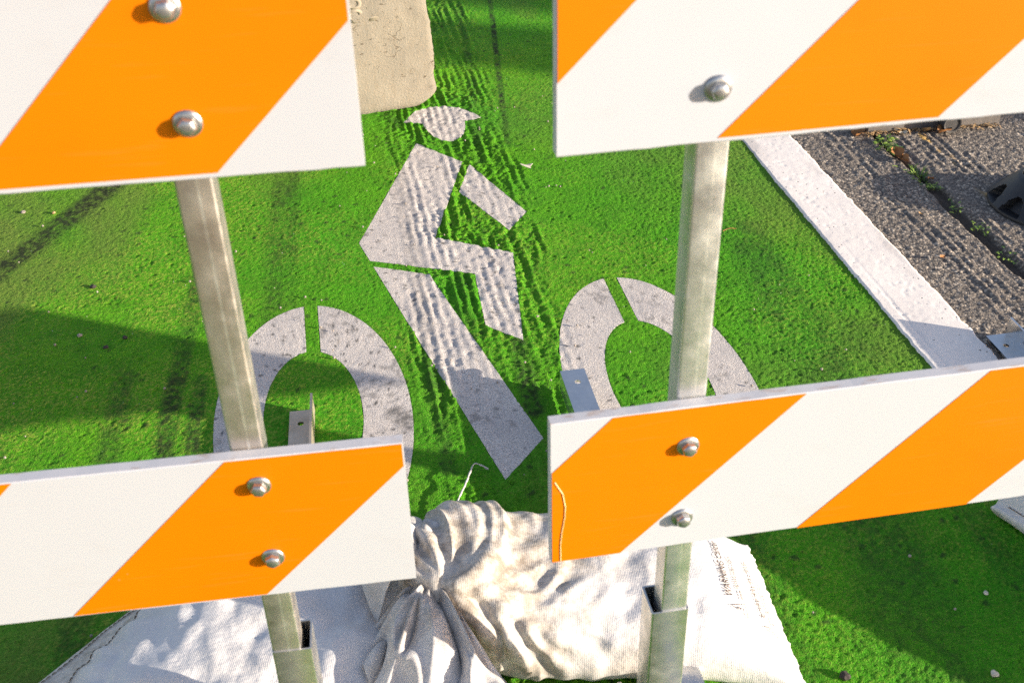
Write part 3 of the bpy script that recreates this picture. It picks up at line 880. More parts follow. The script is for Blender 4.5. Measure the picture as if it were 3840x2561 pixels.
# ------------------------------------------------------------------ concrete block
blk = empty('concrete_block', (-0.255, 3.333, 0), R_(18))
tag(blk, 'tall weathered beige concrete block standing on the green lane', 'concrete block')
def block_mesh():
    nx, nz = 110, 90
    w, hgt, dep = 0.86, 0.80, 0.45
    x = np.linspace(-w, 0.0, nx); z = np.linspace(0, hgt, nz)
    XX, ZZ = np.meshgrid(x, z)
    # ragged right edge with a knocked-off lower corner
    e = 0.006 * (fbm(z, z * 0, 0.035, 701, 3) - 0.5) * 2 - 0.003 * np.exp(-((z - 0.105) / 0.022) ** 2) + 0.004 * np.exp(-((z - 0.050) / 0.026) ** 2) + 0.044 - 0.012 * sstep(0.10, 0.35, z)
    e = e - 0.055 * np.clip(1 - z / 0.045, 0, 1) ** 1.6
    t = (XX + w) / w
    XX = -w + (w + e[:, None]) * t
    d = np.minimum(-XX + e[:, None], 1)
    YY = 0.004 * np.exp(-np.clip(e[:, None] - XX, 0, 1) / 0.004) + 0.0035 * (fbm(XX, ZZ, 0.05, 702, 3) - 0.5)
    YY += 0.02 * np.exp(-ZZ / 0.006) * 0.3
    front = np.stack([XX, YY, ZZ], -1)
    back = front.copy(); back[..., 1] = dep; back[..., 0] = -w + (back[..., 0] + w) * 0.97
    V = np.concatenate([front.reshape(-1, 3), back.reshape(-1, 3)])
    n = nx * nz; F = [grid_faces(nz, nx), grid_faces(nz, nx, n)[:, ::-1]]
    idx = np.arange(n).reshape(nz, nx)
    for lp in (idx[:, 0][::-1], idx[:, -1], idx[0], idx[-1][::-1]):
        F.append(np.stack([lp[:-1], lp[:-1] + n, lp[1:] + n, lp[1:]], -1))
    me = fast_mesh('block_body', V, np.vstack(F))
    return me
bo = link('block_body', block_mesh(), M['conc'], blk, True)
bo.data.set_sharp_from_angle(angle=R_(50))

def text_mesh(s, size, shear=0.0):
    cu_ = bpy.data.curves.new('txt', 'FONT'); cu_.body = s; cu_.size = size; cu_.shear = shear; cu_.fill_mode = 'FRONT'; cu_.offset = size * 0.012
    o = bpy.data.objects.new('txt', cu_); COL.objects.link(o)
    dg = bpy.context.evaluated_depsgraph_get(); dg.update()
    me = bpy.data.meshes.new_from_object(o.evaluated_get(dg))
    bpy.data.objects.remove(o); bpy.data.curves.remove(cu_)
    return me

def flat_text_to(parent, name, s, size, x, z, mat, y=-0.0012):
    me = text_mesh(s, size)
    n = len(me.vertices); co = np.zeros(n * 3, np.float32); me.vertices.foreach_get('co', co); co = co.reshape(-1, 3)
    out = np.stack([x + co[:, 0], np.full(n, y), z + co[:, 1]], -1).astype(np.float32)
    me.vertices.foreach_set('co', out.ravel()); me.update()
    bm = bmesh.new(); bm.from_mesh(me); bpy.data.meshes.remove(me)
    r = bmesh.ops.extrude_face_region(bm, geom=bm.faces[:])
    for v in r['geom']:
        if isinstance(v, bmesh.types.BMVert): v.co.y += 0.004
    return from_bm(name, bm, mat, parent)
flat_text_to(blk, 'cast_number', '85', 0.11, -0.215, 0.288, M['bare'], -0.0004)

# ------------------------------------------------------------------ sandbags
def ridged(x):
    return 1 - np.abs(2 * (x - np.floor(x)) - 1)

def spline(T, vals, t):
    vals = np.array(vals, float)
    if vals.ndim == 1: vals = vals[:, None]
    T = np.array(T, float); out = np.zeros((len(t), vals.shape[1]))
    m = np.gradient(vals, T, axis=0)
    for k, q in enumerate(t):
        i = int(np.clip(np.searchsorted(T, q) - 1, 0, len(T) - 2)); h = T[i + 1] - T[i]; u = (q - T[i]) / h
        out[k] = (2 * u**3 - 3 * u**2 + 1) * vals[i] + (u**3 - 2 * u**2 + u) * h * m[i] + (-2 * u**3 + 3 * u**2) * vals[i + 1] + (u**3 - u**2) * h * m[i + 1]
    return out

class Bag:
    """sewn bag: rings of a flattened section along a centre line.
    stations: (t, cx, cy, across_angle, half_width, z_top, z_bottom)"""
    def __init__(self, stations, nu=150, nv=120, expo=0.72):
        S_ = np.array(stations, float)
        t = np.linspace(S_[0, 0], S_[-1, 0], nu)
        q = spline(S_[:, 0], S_[:, 1:], t)
        self.t = t; self.nu, self.nv = nu, nv
        th = np.linspace(0, 2 * math.pi, nv, endpoint=False)      # 0 .. pi is the upper sheet, from right edge to left edge
        cs = np.cos(th); sn = np.sin(th)
        sec = np.sign(cs) * np.abs(cs) ** 0.82
        up = np.abs(sn) ** expo
        ax = np.cos(q[:, 2]); ay = np.sin(q[:, 2])
        zt, zb = q[:, 4], q[:, 5]; zm = zb + (zt - zb) * 0.36
        X = q[:, 0][:, None] + ax[:, None] * q[:, 3][:, None] * sec[None]
        Y = q[:, 1][:, None] + ay[:, None] * q[:, 3][:, None] * sec[None]
        Z = np.where(sn[None] >= 0, zm[:, None] + (zt - zm)[:, None] * up[None], zm[:, None] - (zm - zb)[:, None] * np.minimum(1, 1.6 * up[None]))
        self.P = np.stack([X, Y, Z], -1); self.q = q
        self.TH = np.repeat(th[None], nu, 0); self.TT = np.repeat(t[:, None], nv, 1)
    def normals(self):
        P = self.P
        du = np.gradient(P, axis=0); dv = np.roll(P, -1, 1) - np.roll(P, 1, 1)
        n = np.cross(du, dv); n /= np.sqrt((n * n).sum(-1, keepdims=True)) + 1e-9
        if n[self.nu // 2, self.nv // 4, 2] < 0: n = -n
        return n
    def push(self, d):
        self.P = self.P + self.normals() * d[..., None]
        self.P[..., 2] = np.maximum(self.P[..., 2], 0.005)
    def relax(self, n, w=0.5):
        for k in range(n):
            P = self.P
            Q = 0.25 * (np.roll(P, 1, 1) + np.roll(P, -1, 1)) + 0.25 * (np.concatenate([P[:1], P[:-1]]) + np.concatenate([P[1:], P[-1:]]))
            Q[0] = P[0]; Q[-1] = P[-1]
            self.P = P * (1 - w) + Q * w
    def build(self, name, mat, parent, inv, grime, closed_ends=True):
        nu, nv = self.nu, self.nv
        V = self.P.reshape(-1, 3); F = []
        i = np.arange(nv); jn = (i + 1) % nv
        for k in range(nu - 1): F.append(np.stack([k * nv + i, k * nv + jn, (k + 1) * nv + jn, (k + 1) * nv + i], -1))
        F = np.vstack(F)
        me = fast_mesh(name, V, F)
        uvl = me.uv_layers.new(name='UVMap')
        li = np.zeros(len(me.loops), np.int32); me.loops.foreach_get('vertex_index', li)
        arc = np.cumsum(np.concatenate([np.zeros((nu, 1)), np.sqrt((np.diff(self.P, axis=1) ** 2).sum(-1))], 1), 1)
        uv = np.stack([self.TT.ravel(), arc.ravel()], -1)
        uvl.data.foreach_set('uv', uv[li].astype(np.float32).ravel())
        attr(me, 'grime', np.clip(grime, 0, 1))
        bm = bmesh.new(); bm.from_mesh(me)
        be = [e for e in bm.edges if len(e.link_faces) == 1]
        bmesh.ops.holes_fill(bm, edges=be, sides=0)
        bmesh.ops.recalc_face_normals(bm, faces=bm.faces)
        bm.to_mesh(me); bm.free()
        o = link(name, me, mat, parent, True)
        o.matrix_parent_inverse = inv
        return o
    def surf(self, tt, vv, off):
        """point on the upper sheet: tt along (metres), vv metres across from the crest towards +across"""
        nv2 = self.nv // 2
        out = np.zeros((len(tt), 3)); N = self.normals()
        fu = np.interp(tt, self.t, np.arange(self.nu))
        i0, i1 = int(max(fu.min() - 6, 0)), int(min(fu.max() + 7, self.nu))
        up = self.P[i0:i1, :nv2 + 1].mean(0)
        arc = np.concatenate([[0], np.cumsum(np.sqrt((np.diff(up, axis=0) ** 2).sum(-1)))])
        for k in range(len(tt)):
            i = int(min(fu[k], self.nu - 2)); a = fu[k] - i
            row = self.P[i, :nv2 + 1] * (1 - a) + self.P[i + 1, :nv2 + 1] * a
            nr = N[i, :nv2 + 1]
            x = arc[nv2 // 2] - vv[k]
            for d in range(3): out[k, d] = np.interp(x, arc, row[:, d]) + np.interp(x, arc, nr[:, d]) * off
        return out

def wrinkle(P, seed, amp=1.0):
    """soft dents of settled sand plus creases in the cloth"""
    x, y = P[..., 0], P[..., 1] + 0.6 * P[..., 2]
    d = (fbm(x, y, 0.085, seed, 3) - 0.5) * 0.016
    d += (ridged(fbm(x * 1.0, y * 0.55, 0.10, seed + 5, 2) * 2.2) - 0.5) * 0.0035
    d += (fbm(x * 0.35, y, 0.018, seed + 9, 2) - 0.5) * 0.0016
    return d * amp

# --- printed, tied bag between the posts
NECK = np.array([-0.140, 1.196, 0.132])
B = Bag([(0.000, -0.168, 1.245, R_(85), 0.020, 0.130, 0.060), (0.012, -0.160, 1.247, R_(85), 0.070, 0.165, 0.030), (0.045, -0.130, 1.250, R_(87), 0.108, 0.190, 0.012),
         (0.10, -0.075, 1.250, R_(88), 0.128, 0.188, 0.006), (0.17, -0.005, 1.247, R_(90), 0.140, 0.158, 0.006), (0.25, 0.075, 1.243, R_(90), 0.146, 0.134, 0.006),
         (0.33, 0.155, 1.240, R_(91), 0.140, 0.122, 0.006), (0.41, 0.235, 1.236, R_(92), 0.137, 0.118, 0.006), (0.48, 0.305, 1.230, R_(93), 0.140, 0.104, 0.006),
         (0.535, 0.360, 1.226, R_(95), 0.146, 0.070, 0.008), (0.570, 0.392, 1.223, R_(96), 0.152, 0.034, 0.012), (0.582, 0.402, 1.222, R_(96), 0.154, 0.024, 0.016)], 210, 190, 0.70)
def pleat(P, neck, k, fall, seed, wob=0.9, pw=1.0):
    d = P - neck; rho = np.sqrt((d * d).sum(-1))
    # direction around the tie, seen along the axis that leans up and back to the right
    e1 = np.array([0.80, 0.05, -0.25]); e1 /= np.linalg.norm(e1)
    axn = np.array([0.50, -0.62, 0.60]); axn /= np.linalg.norm(axn)
    e1 = e1 - axn * e1.dot(axn); e1 /= np.linalg.norm(e1); e2 = np.cross(axn, e1)
    ph = np.arctan2(d @ e2, d @ e1)
    n = fbm(np.cos(ph) * 0.9 + rho * 2.2, np.sin(ph) * 0.9 - rho * 1.1, 0.35, seed, 2)
    w = ridged(k * ph / (2 * math.pi) + wob * (n - 0.5) * 3) ** pw
    return (w - 0.5) * np.exp(-(rho / fall) ** 1.5) * np.minimum(1, rho / 0.03), rho
p1, rho = pleat(B.P, NECK, 4, 0.180, 811, 1.2)
for q in range(3):
    B.push(p1 * 0.017); B.relax(4)
p2, rho = pleat(B.P, NECK, 8, 0.24, 812, 2.0)
B.push(p2 * 0.010 * sstep(0.07, 0.14, rho)); B.relax(4)
B.push(wrinkle(B.P, 820, 0.9) * (1 - 0.90 * sstep(0.40, 0.46, B.TT)))
# gathers running in from the sewn end
g_ = (ridged(B.P[..., 1] / 0.034 + 0.8 * fbm(B.P[..., 0], B.P[..., 1], 0.06, 825, 2)) - 0.5) * 0.003 * np.exp(-((B.TT - 0.582) / 0.018) ** 2)
B.push(g_)
# scalloped stitched edge at the sewn end
B.P[..., 0] += 0.0012 * np.sin(B.P[..., 1] * 420 + 9 * fbm(B.P[..., 0], B.P[..., 1], 0.05, 826, 2)) * sstep(0.565, 0.582, B.TT)
# keep clear of the right socket
xx, yy = B.P[..., 0], B.P[..., 1]
B.P[..., 1] = np.where((np.abs(xx - 0.19) < 0.06) & (yy < 1.095), 1.095 + (yy - 1.095) * 0.15, yy)
bagB = empty('sandbag', (0.15, 1.24, 0))
tag(bagB, 'white woven sandbag with soiled tied neck and a printed cancer warning', 'sandbag', 'white sandbags weighing down the barricades')
binv = Matrix.Translation(-Vector(bagB.location))
gB = (1 - sstep(0.20, 0.40, B.TT + 0.22 * (fbm(B.P[..., 0], B.P[..., 1], 0.09, 801, 3) - 0.5)))
gB = np.clip(gB * (0.50 + 0.9 * fbm(B.P[..., 0], B.P[..., 1], 0.07, 802, 2)), 0, 1)
B.build('bag_body', M['bagd'], bagB, binv, gB.ravel())

def wrap_text(name, s, size, t0, v0, parent, bag, mat, mesh=None):
    """print running across the bag, away from the viewer, with its top towards the tied end"""
    me = mesh or text_mesh(s, size)
    bm = bmesh.new(); bm.from_mesh(me); bpy.data.meshes.remove(me)
    for q in range(3):
        lg = [e for e in bm.edges if e.calc_length() > 0.006]
        if not lg: break
        bmesh.ops.subdivide_edges(bm, edges=lg, cuts=1)
        bmesh.ops.triangulate(bm, faces=[f for f in bm.faces if len(f.verts) > 4])
    me = bpy.data.meshes.new(name); bm.to_mesh(me); bm.free()
    n = len(me.vertices); co = np.zeros(n * 3, np.float32); me.vertices.foreach_get('co', co); co = co.reshape(-1, 3).astype(float)
    p = bag.surf(t0 - co[:, 1], v0 + co[:, 0], 0.0030)
    me.vertices.foreach_set('co', p.astype(np.float32).ravel()); me.update()
    o = link(name, me, mat, parent); o.matrix_parent_inverse = binv
    return o
def tri_mesh(s):
    bm = bmesh.new()
    P = [(0, 0), (s, 0), (s / 2, s * 0.9)]; c = (s / 2, s * 0.31)
    ring = [(bm.verts.new((x, y, 0)), bm.verts.new((c[0] + (x - c[0]) * 0.86, c[1] + (y - c[1]) * 0.86, 0))) for x, y in P]
    for i in range(3):
        j = (i + 1) % 3; bm.faces.new((ring[i][0], ring[j][0], ring[j][1], ring[i][1]))
    for x0, x1, y0, y1 in ((0.46, 0.54, 0.28, 0.56), (0.46, 0.54, 0.14, 0.21)):
        bm.faces.new([bm.verts.new((x * s, y * s, 0)) for x, y in ((x0, y0), (x1, y0), (x1, y1), (x0, y1))])
    me = bpy.data.meshes.new('tri'); bm.to_mesh(me); bm.free(); return me
TXT = [('WARNING Cancer', 0.0150, 0.494, -0.045), ('www.P65Warnings.ca.gov', 0.0088, 0.509, -0.044),
       ('ADVERTENCIA Cáncer', 0.0125, 0.541, -0.060), ('www.P65Warnings.ca.gov', 0.0088, 0.555, -0.060)]
for s_t, sz, t0, v0 in TXT: wrap_text('printed_text', s_t, sz, t0, v0, bagB, B, M['ink'])
wrap_text('warning_triangle', '', 1, 0.509, -0.076, bagB, B, M['ink'], mesh=tri_mesh(0.026))
wrap_text('warning_triangle', '', 1, 0.553, -0.090, bagB, B, M['ink'], mesh=tri_mesh(0.025))

# tail of loose cloth fanning out from the tie towards the viewer
def fan(name, neck, dirs, lens, drop, k, amp, seed, mat, parent, inv, grime, ns=60, nf=130, r0=0.010):
    f = np.linspace(0, 1, nf); sg = np.linspace(0, 1, ns)
    ang = np.interp(f, np.linspace(0, 1, len(dirs)), dirs); Ln = spline(np.linspace(0, 1, len(lens)), lens, f)[:, 0]
    V = np.zeros((ns, nf, 3))
    for i, q in enumerate(sg):
        r = r0 + Ln * q
        w = ridged(k * f + 1.1 * vnoise(f * 3, f * 0 + q * 0.8, 0.35, seed)) ** 0.8 - 0.5
        w2 = ridged(k * 2.7 * f + 0.9 * vnoise(f * 5, f * 0 + q, 0.3, seed + 3)) - 0.5
        a_ = amp * min(1, q * 2.2 + 0.25) * (1 - 0.35 * q)
        V[i, :, 0] = neck[0] + r * np.cos(ang); V[i, :, 1] = neck[1] + r * np.sin(ang)
        V[i, :, 2] = neck[2] + np.interp(q, np.linspace(0, 1, len(drop)), drop) + w * a_ + w2 * a_ * 0.10 - 0.03 * (2 * f - 1) ** 4 * q
    V[..., 2] = np.maximum(V[..., 2], 0.01)
    me = fast_mesh(name, V.reshape(-1, 3), grid_faces(ns, nf))
    me.uv_layers.new(name='UVMap')
    g = grime * (0.35 + 1.0 * fbm(V[..., 0], V[..., 1], 0.05, seed + 7, 3)) * (1.1 - 0.75 * sg[:, None])
    attr(me, 'grime', np.clip(g, 0, 1).ravel())
    o = link(name, me, mat, parent, True); o.matrix_parent_inverse = inv
    md = o.modifiers.new('cloth', 'SOLIDIFY'); md.thickness = 0.0014
    return o
fan('loose_tail', NECK + np.array([0.010, 0.0, 0.016]), [R_(212), R_(238), R_(262), R_(288), R_(306)], [0.105, 0.155, 0.215, 0.245, 0.245], [0.006, 0.006, -0.010, -0.028, -0.042], 2.3, 0.042, 830, M['bagd'], bagB, binv, 0.6)
fan('loose_tail', NECK + np.array([0.000, -0.004, 0.016]), [R_(72), R_(95), R_(120), R_(150), R_(185), R_(212)], [0.100, 0.125, 0.120, 0.095, 0.080, 0.070], [0.004, 0.038, 0.050, 0.036, -0.010], 1.15, 0.030, 846, M['bagd'], bagB, binv, 0.55)
# the cord of the tie
def cord_ring(name, c, r, mat, parent, inv):
    V = []; F = []; n, m_ = 40, 8
    axn = Vector((0.25, -0.9, 0.25)).normalized(); e1 = axn.orthogonal().normalized(); e2 = axn.cross(e1)
    for i in range(n):
        a = 2 * math.pi * i / n; d = e1 * math.cos(a) + e2 * math.sin(a)
        for k in range(m_):
            b_ = 2 * math.pi * k / m_; p = Vector(c) + d * (r + 0.0028 * math.cos(b_)) + axn * (0.0028 * math.sin(b_) + 0.003 * math.sin(3 * a))
            V.append(p)
    for i in range(n):
        for k in range(m_): F.append((i * m_ + k, i * m_ + (k + 1) % m_, ((i + 1) % n) * m_ + (k + 1) % m_, ((i + 1) % n) * m_ + k))
    o = link(name, fast_mesh(name, np.array([tuple(v) for v in V]), np.array(F)), mat, parent, True); o.matrix_parent_inverse = inv
cord_ring('tie_cord', NECK + np.array([0.0, -0.004, 0.012]), 0.020, M['thread'], bagB, binv)

# --- plain white bag at the left post, its hem lying flat
A_ = Bag([(0.000, -0.722, 1.135, R_(55), 0.185, 0.016, 0.010), (0.012, -0.713, 1.135, R_(55), 0.186, 0.022, 0.008), (0.045, -0.684, 1.136, R_(57), 0.182, 0.034, 0.006), (0.085, -0.648, 1.137, R_(61), 0.174, 0.048, 0.006),
          (0.14, -0.595, 1.140, R_(67), 0.166, 0.082, 0.006), (0.21, -0.525, 1.146, R_(75), 0.160, 0.108, 0.006), (0.30, -0.435, 1.152, R_(82), 0.156, 0.122, 0.006),
          (0.40, -0.335, 1.158, R_(86), 0.152, 0.122, 0.006), (0.50, -0.235, 1.160, R_(89), 0.148, 0.112, 0.006), (0.58, -0.155, 1.160, R_(90), 0.138, 0.085, 0.006), (0.63, -0.105, 1.160, R_(90), 0.118, 0.052, 0.008), (0.645, -0.090, 1.160, R_(90), 0.108, 0.030, 0.012)], 190, 170, 0.66)
A_.push(wrinkle(A_.P, 850, 1.25) * sstep(0.02, 0.16, A_.TT) + wrinkle(A_.P, 855, 0.35))
ga = (ridged((A_.P[..., 1] + 0.35 * A_.P[..., 0]) / 0.046 + 1.2 * fbm(A_.P[..., 0], A_.P[..., 1], 0.09, 856, 2)) - 0.5) * 0.009 * np.exp(-((A_.TT - 0.13) / 0.06) ** 2)
A_.push(ga)
dg = (ridged((A_.P[..., 0] * 0.6 + A_.P[..., 1]) / 0.11 + 1.0 * fbm(A_.P[..., 0], A_.P[..., 1], 0.15, 858, 2)) ** 2 - 0.3) * 0.006 * sstep(0.25, 0.4, A_.TT)
A_.push(dg)
xx, yy = A_.P[..., 0], A_.P[..., 1]
A_.P[..., 1] = np.where((np.abs(xx + 0.275) < 0.065) & (yy < 1.035), 1.035 + (yy - 1.035) * 0.15, yy)
bagA = empty('sandbag', (-0.42, 1.17, 0))
tag(bagA, 'plain white sandbag with stitched flat hem under the left striped boards', 'sandbag', 'white sandbags weighing down the barricades')
ainv = Matrix.Translation(-Vector(bagA.location))
gA = (1 - sstep(0.07, 0.12, A_.TT)) * 0.60 + 0.07
A_.build('bag_body', M['bag'], bagA, ainv, gA.ravel())
def stitch_line(name, bag, tf, v0, v1, n, parent, inv, mat, r=0.0013, gap=0.4):
    """a run of chain stitches across the cloth"""
    V = []; F = []
    vv = np.linspace(v0, v1, n + 1); qs = []
    for i in range(n):
        a, b = vv[i], vv[i] + (vv[i + 1] - vv[i]) * (1 - gap * 0.5); qs += [a, (a + b) / 2, b]
    qs = np.array(qs); pp = bag.surf(np.array([tf(x) for x in qs]), qs, 0.0010)
    for i in range(n):
        p = pp[3 * i:3 * i + 3].copy(); p[1, 2] += 0.0012
        for k in range(3):
            rr = r * (1.0 if k == 1 else 0.6)
            V += [p[k] + np.array([rr, 0, 0]), p[k] + np.array([0, 0, rr]), p[k] - np.array([rr, 0, 0]), p[k] - np.array([0, 0, rr])]
        o0 = len(V) - 12
        for k in range(2):
            for m_ in range(4):
                F.append((o0 + k * 4 + m_, o0 + k * 4 + (m_ + 1) % 4, o0 + (k + 1) * 4 + (m_ + 1) % 4, o0 + (k + 1) * 4 + m_))
    me = fast_mesh(name, np.array(V), np.array(F)); o = link(name, me, mat, parent); o.matrix_parent_inverse = inv
    return o
stitch_line('stitching', A_, lambda v: 0.026 + 0.004 * math.sin(40 * v), -0.18, 0.18, 40, bagA, ainv, M['stitch'])
stitch_line('stitching', A_, lambda v: 0.098 + 0.006 * math.sin(23 * v), -0.175, 0.175, 44, bagA, ainv, M['stitch'])

# --- third bag, only its hem shows at the right
C_b = Bag([(0.0, 0.885, 1.360, R_(122), 0.110, 0.022, 0.010), (0.02, 0.900, 1.350, R_(121), 0.125, 0.028, 0.008), (0.06, 0.930, 1.318, R_(119), 0.170, 0.060, 0.006), (0.13, 0.985, 1.255, R_(115), 0.235, 0.125, 0.006), (0.30, 1.11, 1.155, R_(110), 0.300, 0.160, 0.006),
           (0.46, 1.25, 1.10, R_(104), 0.280, 0.14, 0.006), (0.54, 1.33, 1.08, R_(100), 0.24, 0.07, 0.006), (0.56, 1.35, 1.075, R_(100), 0.23, 0.03, 0.01)], 90, 110)
C_b.push(wrinkle(C_b.P, 870, 1.0))
bagC = empty('sandbag', (1.07, 1.21, 0))
tag(bagC, 'white sandbag peeking out at the right picture edge behind the striped board', 'sandbag', 'white sandbags weighing down the barricades')
cinv = Matrix.Translation(-Vector(bagC.location))
C_b.build('bag_body', M['bag'], bagC, cinv, np.full(C_b.TT.size, 0.22))
stitch_line('stitching', C_b, lambda v: 0.026, -0.11, 0.11, 30, bagC, cinv, M['stitch'])

# ------------------------------------------------------------------ threads
def tube_thing(name, pts, r, mat, label, cat, group=None, n=6):
    P = np.array(pts, float)
    m_ = len(P) * 6; tt = np.linspace(0, len(P) - 1, m_)
    C_ = []
    for t in tt:
        i = min(int(t), len(P) - 2); s = t - i
        p0, p1, p2, p3 = P[max(i - 1, 0)], P[i], P[i + 1], P[min(i + 2, len(P) - 1)]
        C_.append(0.5 * ((2 * p1) + (-p0 + p2) * s + (2 * p0 - 5 * p1 + 4 * p2 - p3) * s * s + (-p0 + 3 * p1 - 3 * p2 + p3) * s ** 3))
    C_ = np.array(C_); tan = np.gradient(C_, axis=0); tan /= np.sqrt((tan ** 2).sum(-1, keepdims=True)) + 1e-9
    V = []; F = []
    for k in range(m_):
        s = np.cross(tan[k], (0, 0, 1)); s /= np.linalg.norm(s) + 1e-9; w = np.cross(s, tan[k])
        rr = r * (1 + 0.4 * random.uniform(-1, 1))
        for i in range(n):
            a = 2 * math.pi * i / n + k * 0.35
            V.append(C_[k] + rr * (math.cos(a) * s * (1.25 if i % 2 else 0.8) + math.sin(a) * w))
    for k in range(m_ - 1):
        for i in range(n):
            j = (i + 1) % n; F.append((k * n + i, k * n + j, (k + 1) * n + j, (k + 1) * n + i))
    c0 = C_.mean(0); c0[2] = 0
    me = fast_mesh(name, np.array(V) - c0, np.array(F))
    o = link(name, me, mat, None, True); o.location = c0
    tag(o, label, cat, group); return o
tube_thing('thread', [(-0.115, 1.47, 0.012), (-0.104, 1.512, 0.014), (-0.094, 1.548, 0.012), (-0.088, 1.565, 0.016), (-0.082, 1.592, 0.014), (-0.075, 1.605, 0.018), (-0.060, 1.602, 0.014), (-0.050, 1.597, 0.010)],
           0.0016, M['thread'], 'frayed white thread lying on green paint just beyond the sandbag knot', 'thread')
tube_thing('thread', [(-0.86, 1.10, 0.010), (-0.815, 1.13, 0.012), (-0.803, 1.155, 0.010), (-0.815, 1.18, 0.012), (-0.84, 1.185, 0.010)],
           0.0020, M['thread'], 'curled pale thread on the green at the lower left corner', 'thread')

# ------------------------------------------------------------------ wheel stop on the asphalt
ws = empty('wheel_stop', (1.25, 3.05, 0.0), R_(5.5))
tag(ws, 'grey rubber wheel stop bar lying across the asphalt', 'wheel stop')
bm = bmesh.new()
x0, x1, zt, dp = -0.21, 0.19, 0.062, 0.12
prof = [(0, 0), (0.004, 0.052), (0.014, zt), (dp - 0.014, zt), (dp - 0.004, 0.052), (dp, 0)]
e0 = [bm.verts.new((x0, y, z)) for y, z in prof]; e1 = [bm.verts.new((x1, y, z)) for y, z in prof]
for i in range(len(prof)):
    j = (i + 1) % len(prof); bm.faces.new((e0[i], e0[j], e1[j], e1[i]))
bm.faces.new(e0[::-1]); bm.faces.new(e1)
bmesh.ops.bevel(bm, geom=list(bm.edges), offset=0.003, segments=2, affect='EDGES')
o = from_bm('stop_bar', bm, M['stop'], ws, auto=R_(35)); o.location.z = 0.006
bm = bmesh.new()
def cyl(bm, cx, cz, r, y0, y1, n=32):
    a = [bm.verts.new((cx + r * math.cos(2 * math.pi * i / n), y0, cz + r * math.sin(2 * math.pi * i / n))) for i in range(n)]
    a2 = [bm.verts.new((cx + 0.86 * r * math.cos(2 * math.pi * i / n), y0 + 0.001, cz + 0.86 * r * math.sin(2 * math.pi * i / n))) for i in range(n)]
    a3 = [bm.verts.new((cx + 0.80 * r * math.cos(2 * math.pi * i / n), y0 + 0.004, cz + 0.80 * r * math.sin(2 * math.pi * i / n))) for i in range(n)]
    b = [bm.verts.new((cx + r * math.cos(2 * math.pi * i / n), y1, cz + r * math.sin(2 * math.pi * i / n))) for i in range(n)]
    for p, q in ((b, a), (a, a2), (a2, a3)):
        for i in range(n):
            j = (i + 1) % n; bm.faces.new((p[i], p[j], q[j], q[i]))
    bm.faces.new(a3); bm.faces.new(b[::-1])
cyl(bm, 0.022, 0.030, 0.0255, -0.045, 0.004)
o = from_bm('round_cap', bm, M['cap'], ws, auto=R_(35)); o.location.z = 0.006

# ------------------------------------------------------------------ black rubber delineator base
db = empty('delineator_base', (1.385, 2.575, 0.002))
tag(db, 'black domed rubber delineator base with arched pockets on the asphalt', 'delineator base')
def base_mesh():
    n, m_ = 192, 70
    prof = [(0.152, 0.0), (0.152, 0.006), (0.150, 0.012), (0.128, 0.040), (0.100, 0.072), (0.090, 0.083), (0.080, 0.088), (0.060, 0.090), (0.045, 0.090), (0.040, 0.086), (0.038, 0.060)]
    s = np.linspace(0, len(prof) - 1, m_); pr = np.array(prof)
    r = np.interp(s, range(len(prof)), pr[:, 0]); z = np.interp(s, range(len(prof)), pr[:, 1])
    th = np.linspace(0, 2 * math.pi, n, endpoint=False)
    Rr, TH = np.meshgrid(r, th, indexing='ij'); ZZ = np.repeat(z[:, None], n, 1)
    k = 10
    ph = (TH * k / (2 * math.pi)) % 1.0 - 0.5
    w = 0.30 * np.sqrt(np.clip(1 - ((ZZ - 0.014) / 0.040) ** 2, 0, 1))
    slope = (np.arange(m_)[:, None] < m_ * 0.6)
    pocket = (np.abs(ph) < w) & (ZZ > 0.012) & (ZZ < 0.054) & slope
    Rr = np.where(pocket, Rr - 0.028, Rr); ZZ = np.where(pocket, ZZ - 0.004, ZZ)
    ph2 = ((TH * k / (2 * math.pi)) + 0.5) % 1.0 - 0.5
    slot = (np.abs(ph2) < 0.22) & (ZZ > 0.083) & (Rr > 0.055) & (Rr < 0.080)
    ZZ = np.where(slot, ZZ - 0.012, ZZ)
    V = np.stack([Rr * np.cos(TH), Rr * np.sin(TH), ZZ], -1).reshape(-1, 3)
    F = []
    i = np.arange(n); j = (i + 1) % n
    for q in range(m_ - 1): F.append(np.stack([q * n + i, q * n + j, (q + 1) * n + j, (q + 1) * n + i], -1))
    return fast_mesh('rubber_base', V, np.vstack(F))
o = link('rubber_base', base_mesh(), M['rubber'], db, True); o.scale = (1, 1, 0.86); o.data.set_sharp_from_angle(angle=R_(45))
o.rotation_euler = (0, 0, R_(7))
# tube of the delineator post standing in the base (its top is out of the picture)
bm = bmesh.new()
n = 32
pr = [(0.036, 0.05), (0.036, 0.95), (0.033, 0.97), (0.020, 0.98)]
rs = [[bm.verts.new((r * math.cos(2 * math.pi * i / n), r * math.sin(2 * math.pi * i / n), z)) for i in range(n)] for r, z in pr]
for a, b in zip(rs[:-1], rs[1:]):
    for i in range(n): bm.faces.new((a[i], a[(i + 1) % n], b[(i + 1) % n], b[i]))
bm.faces.new(rs[-1])
bm.free()
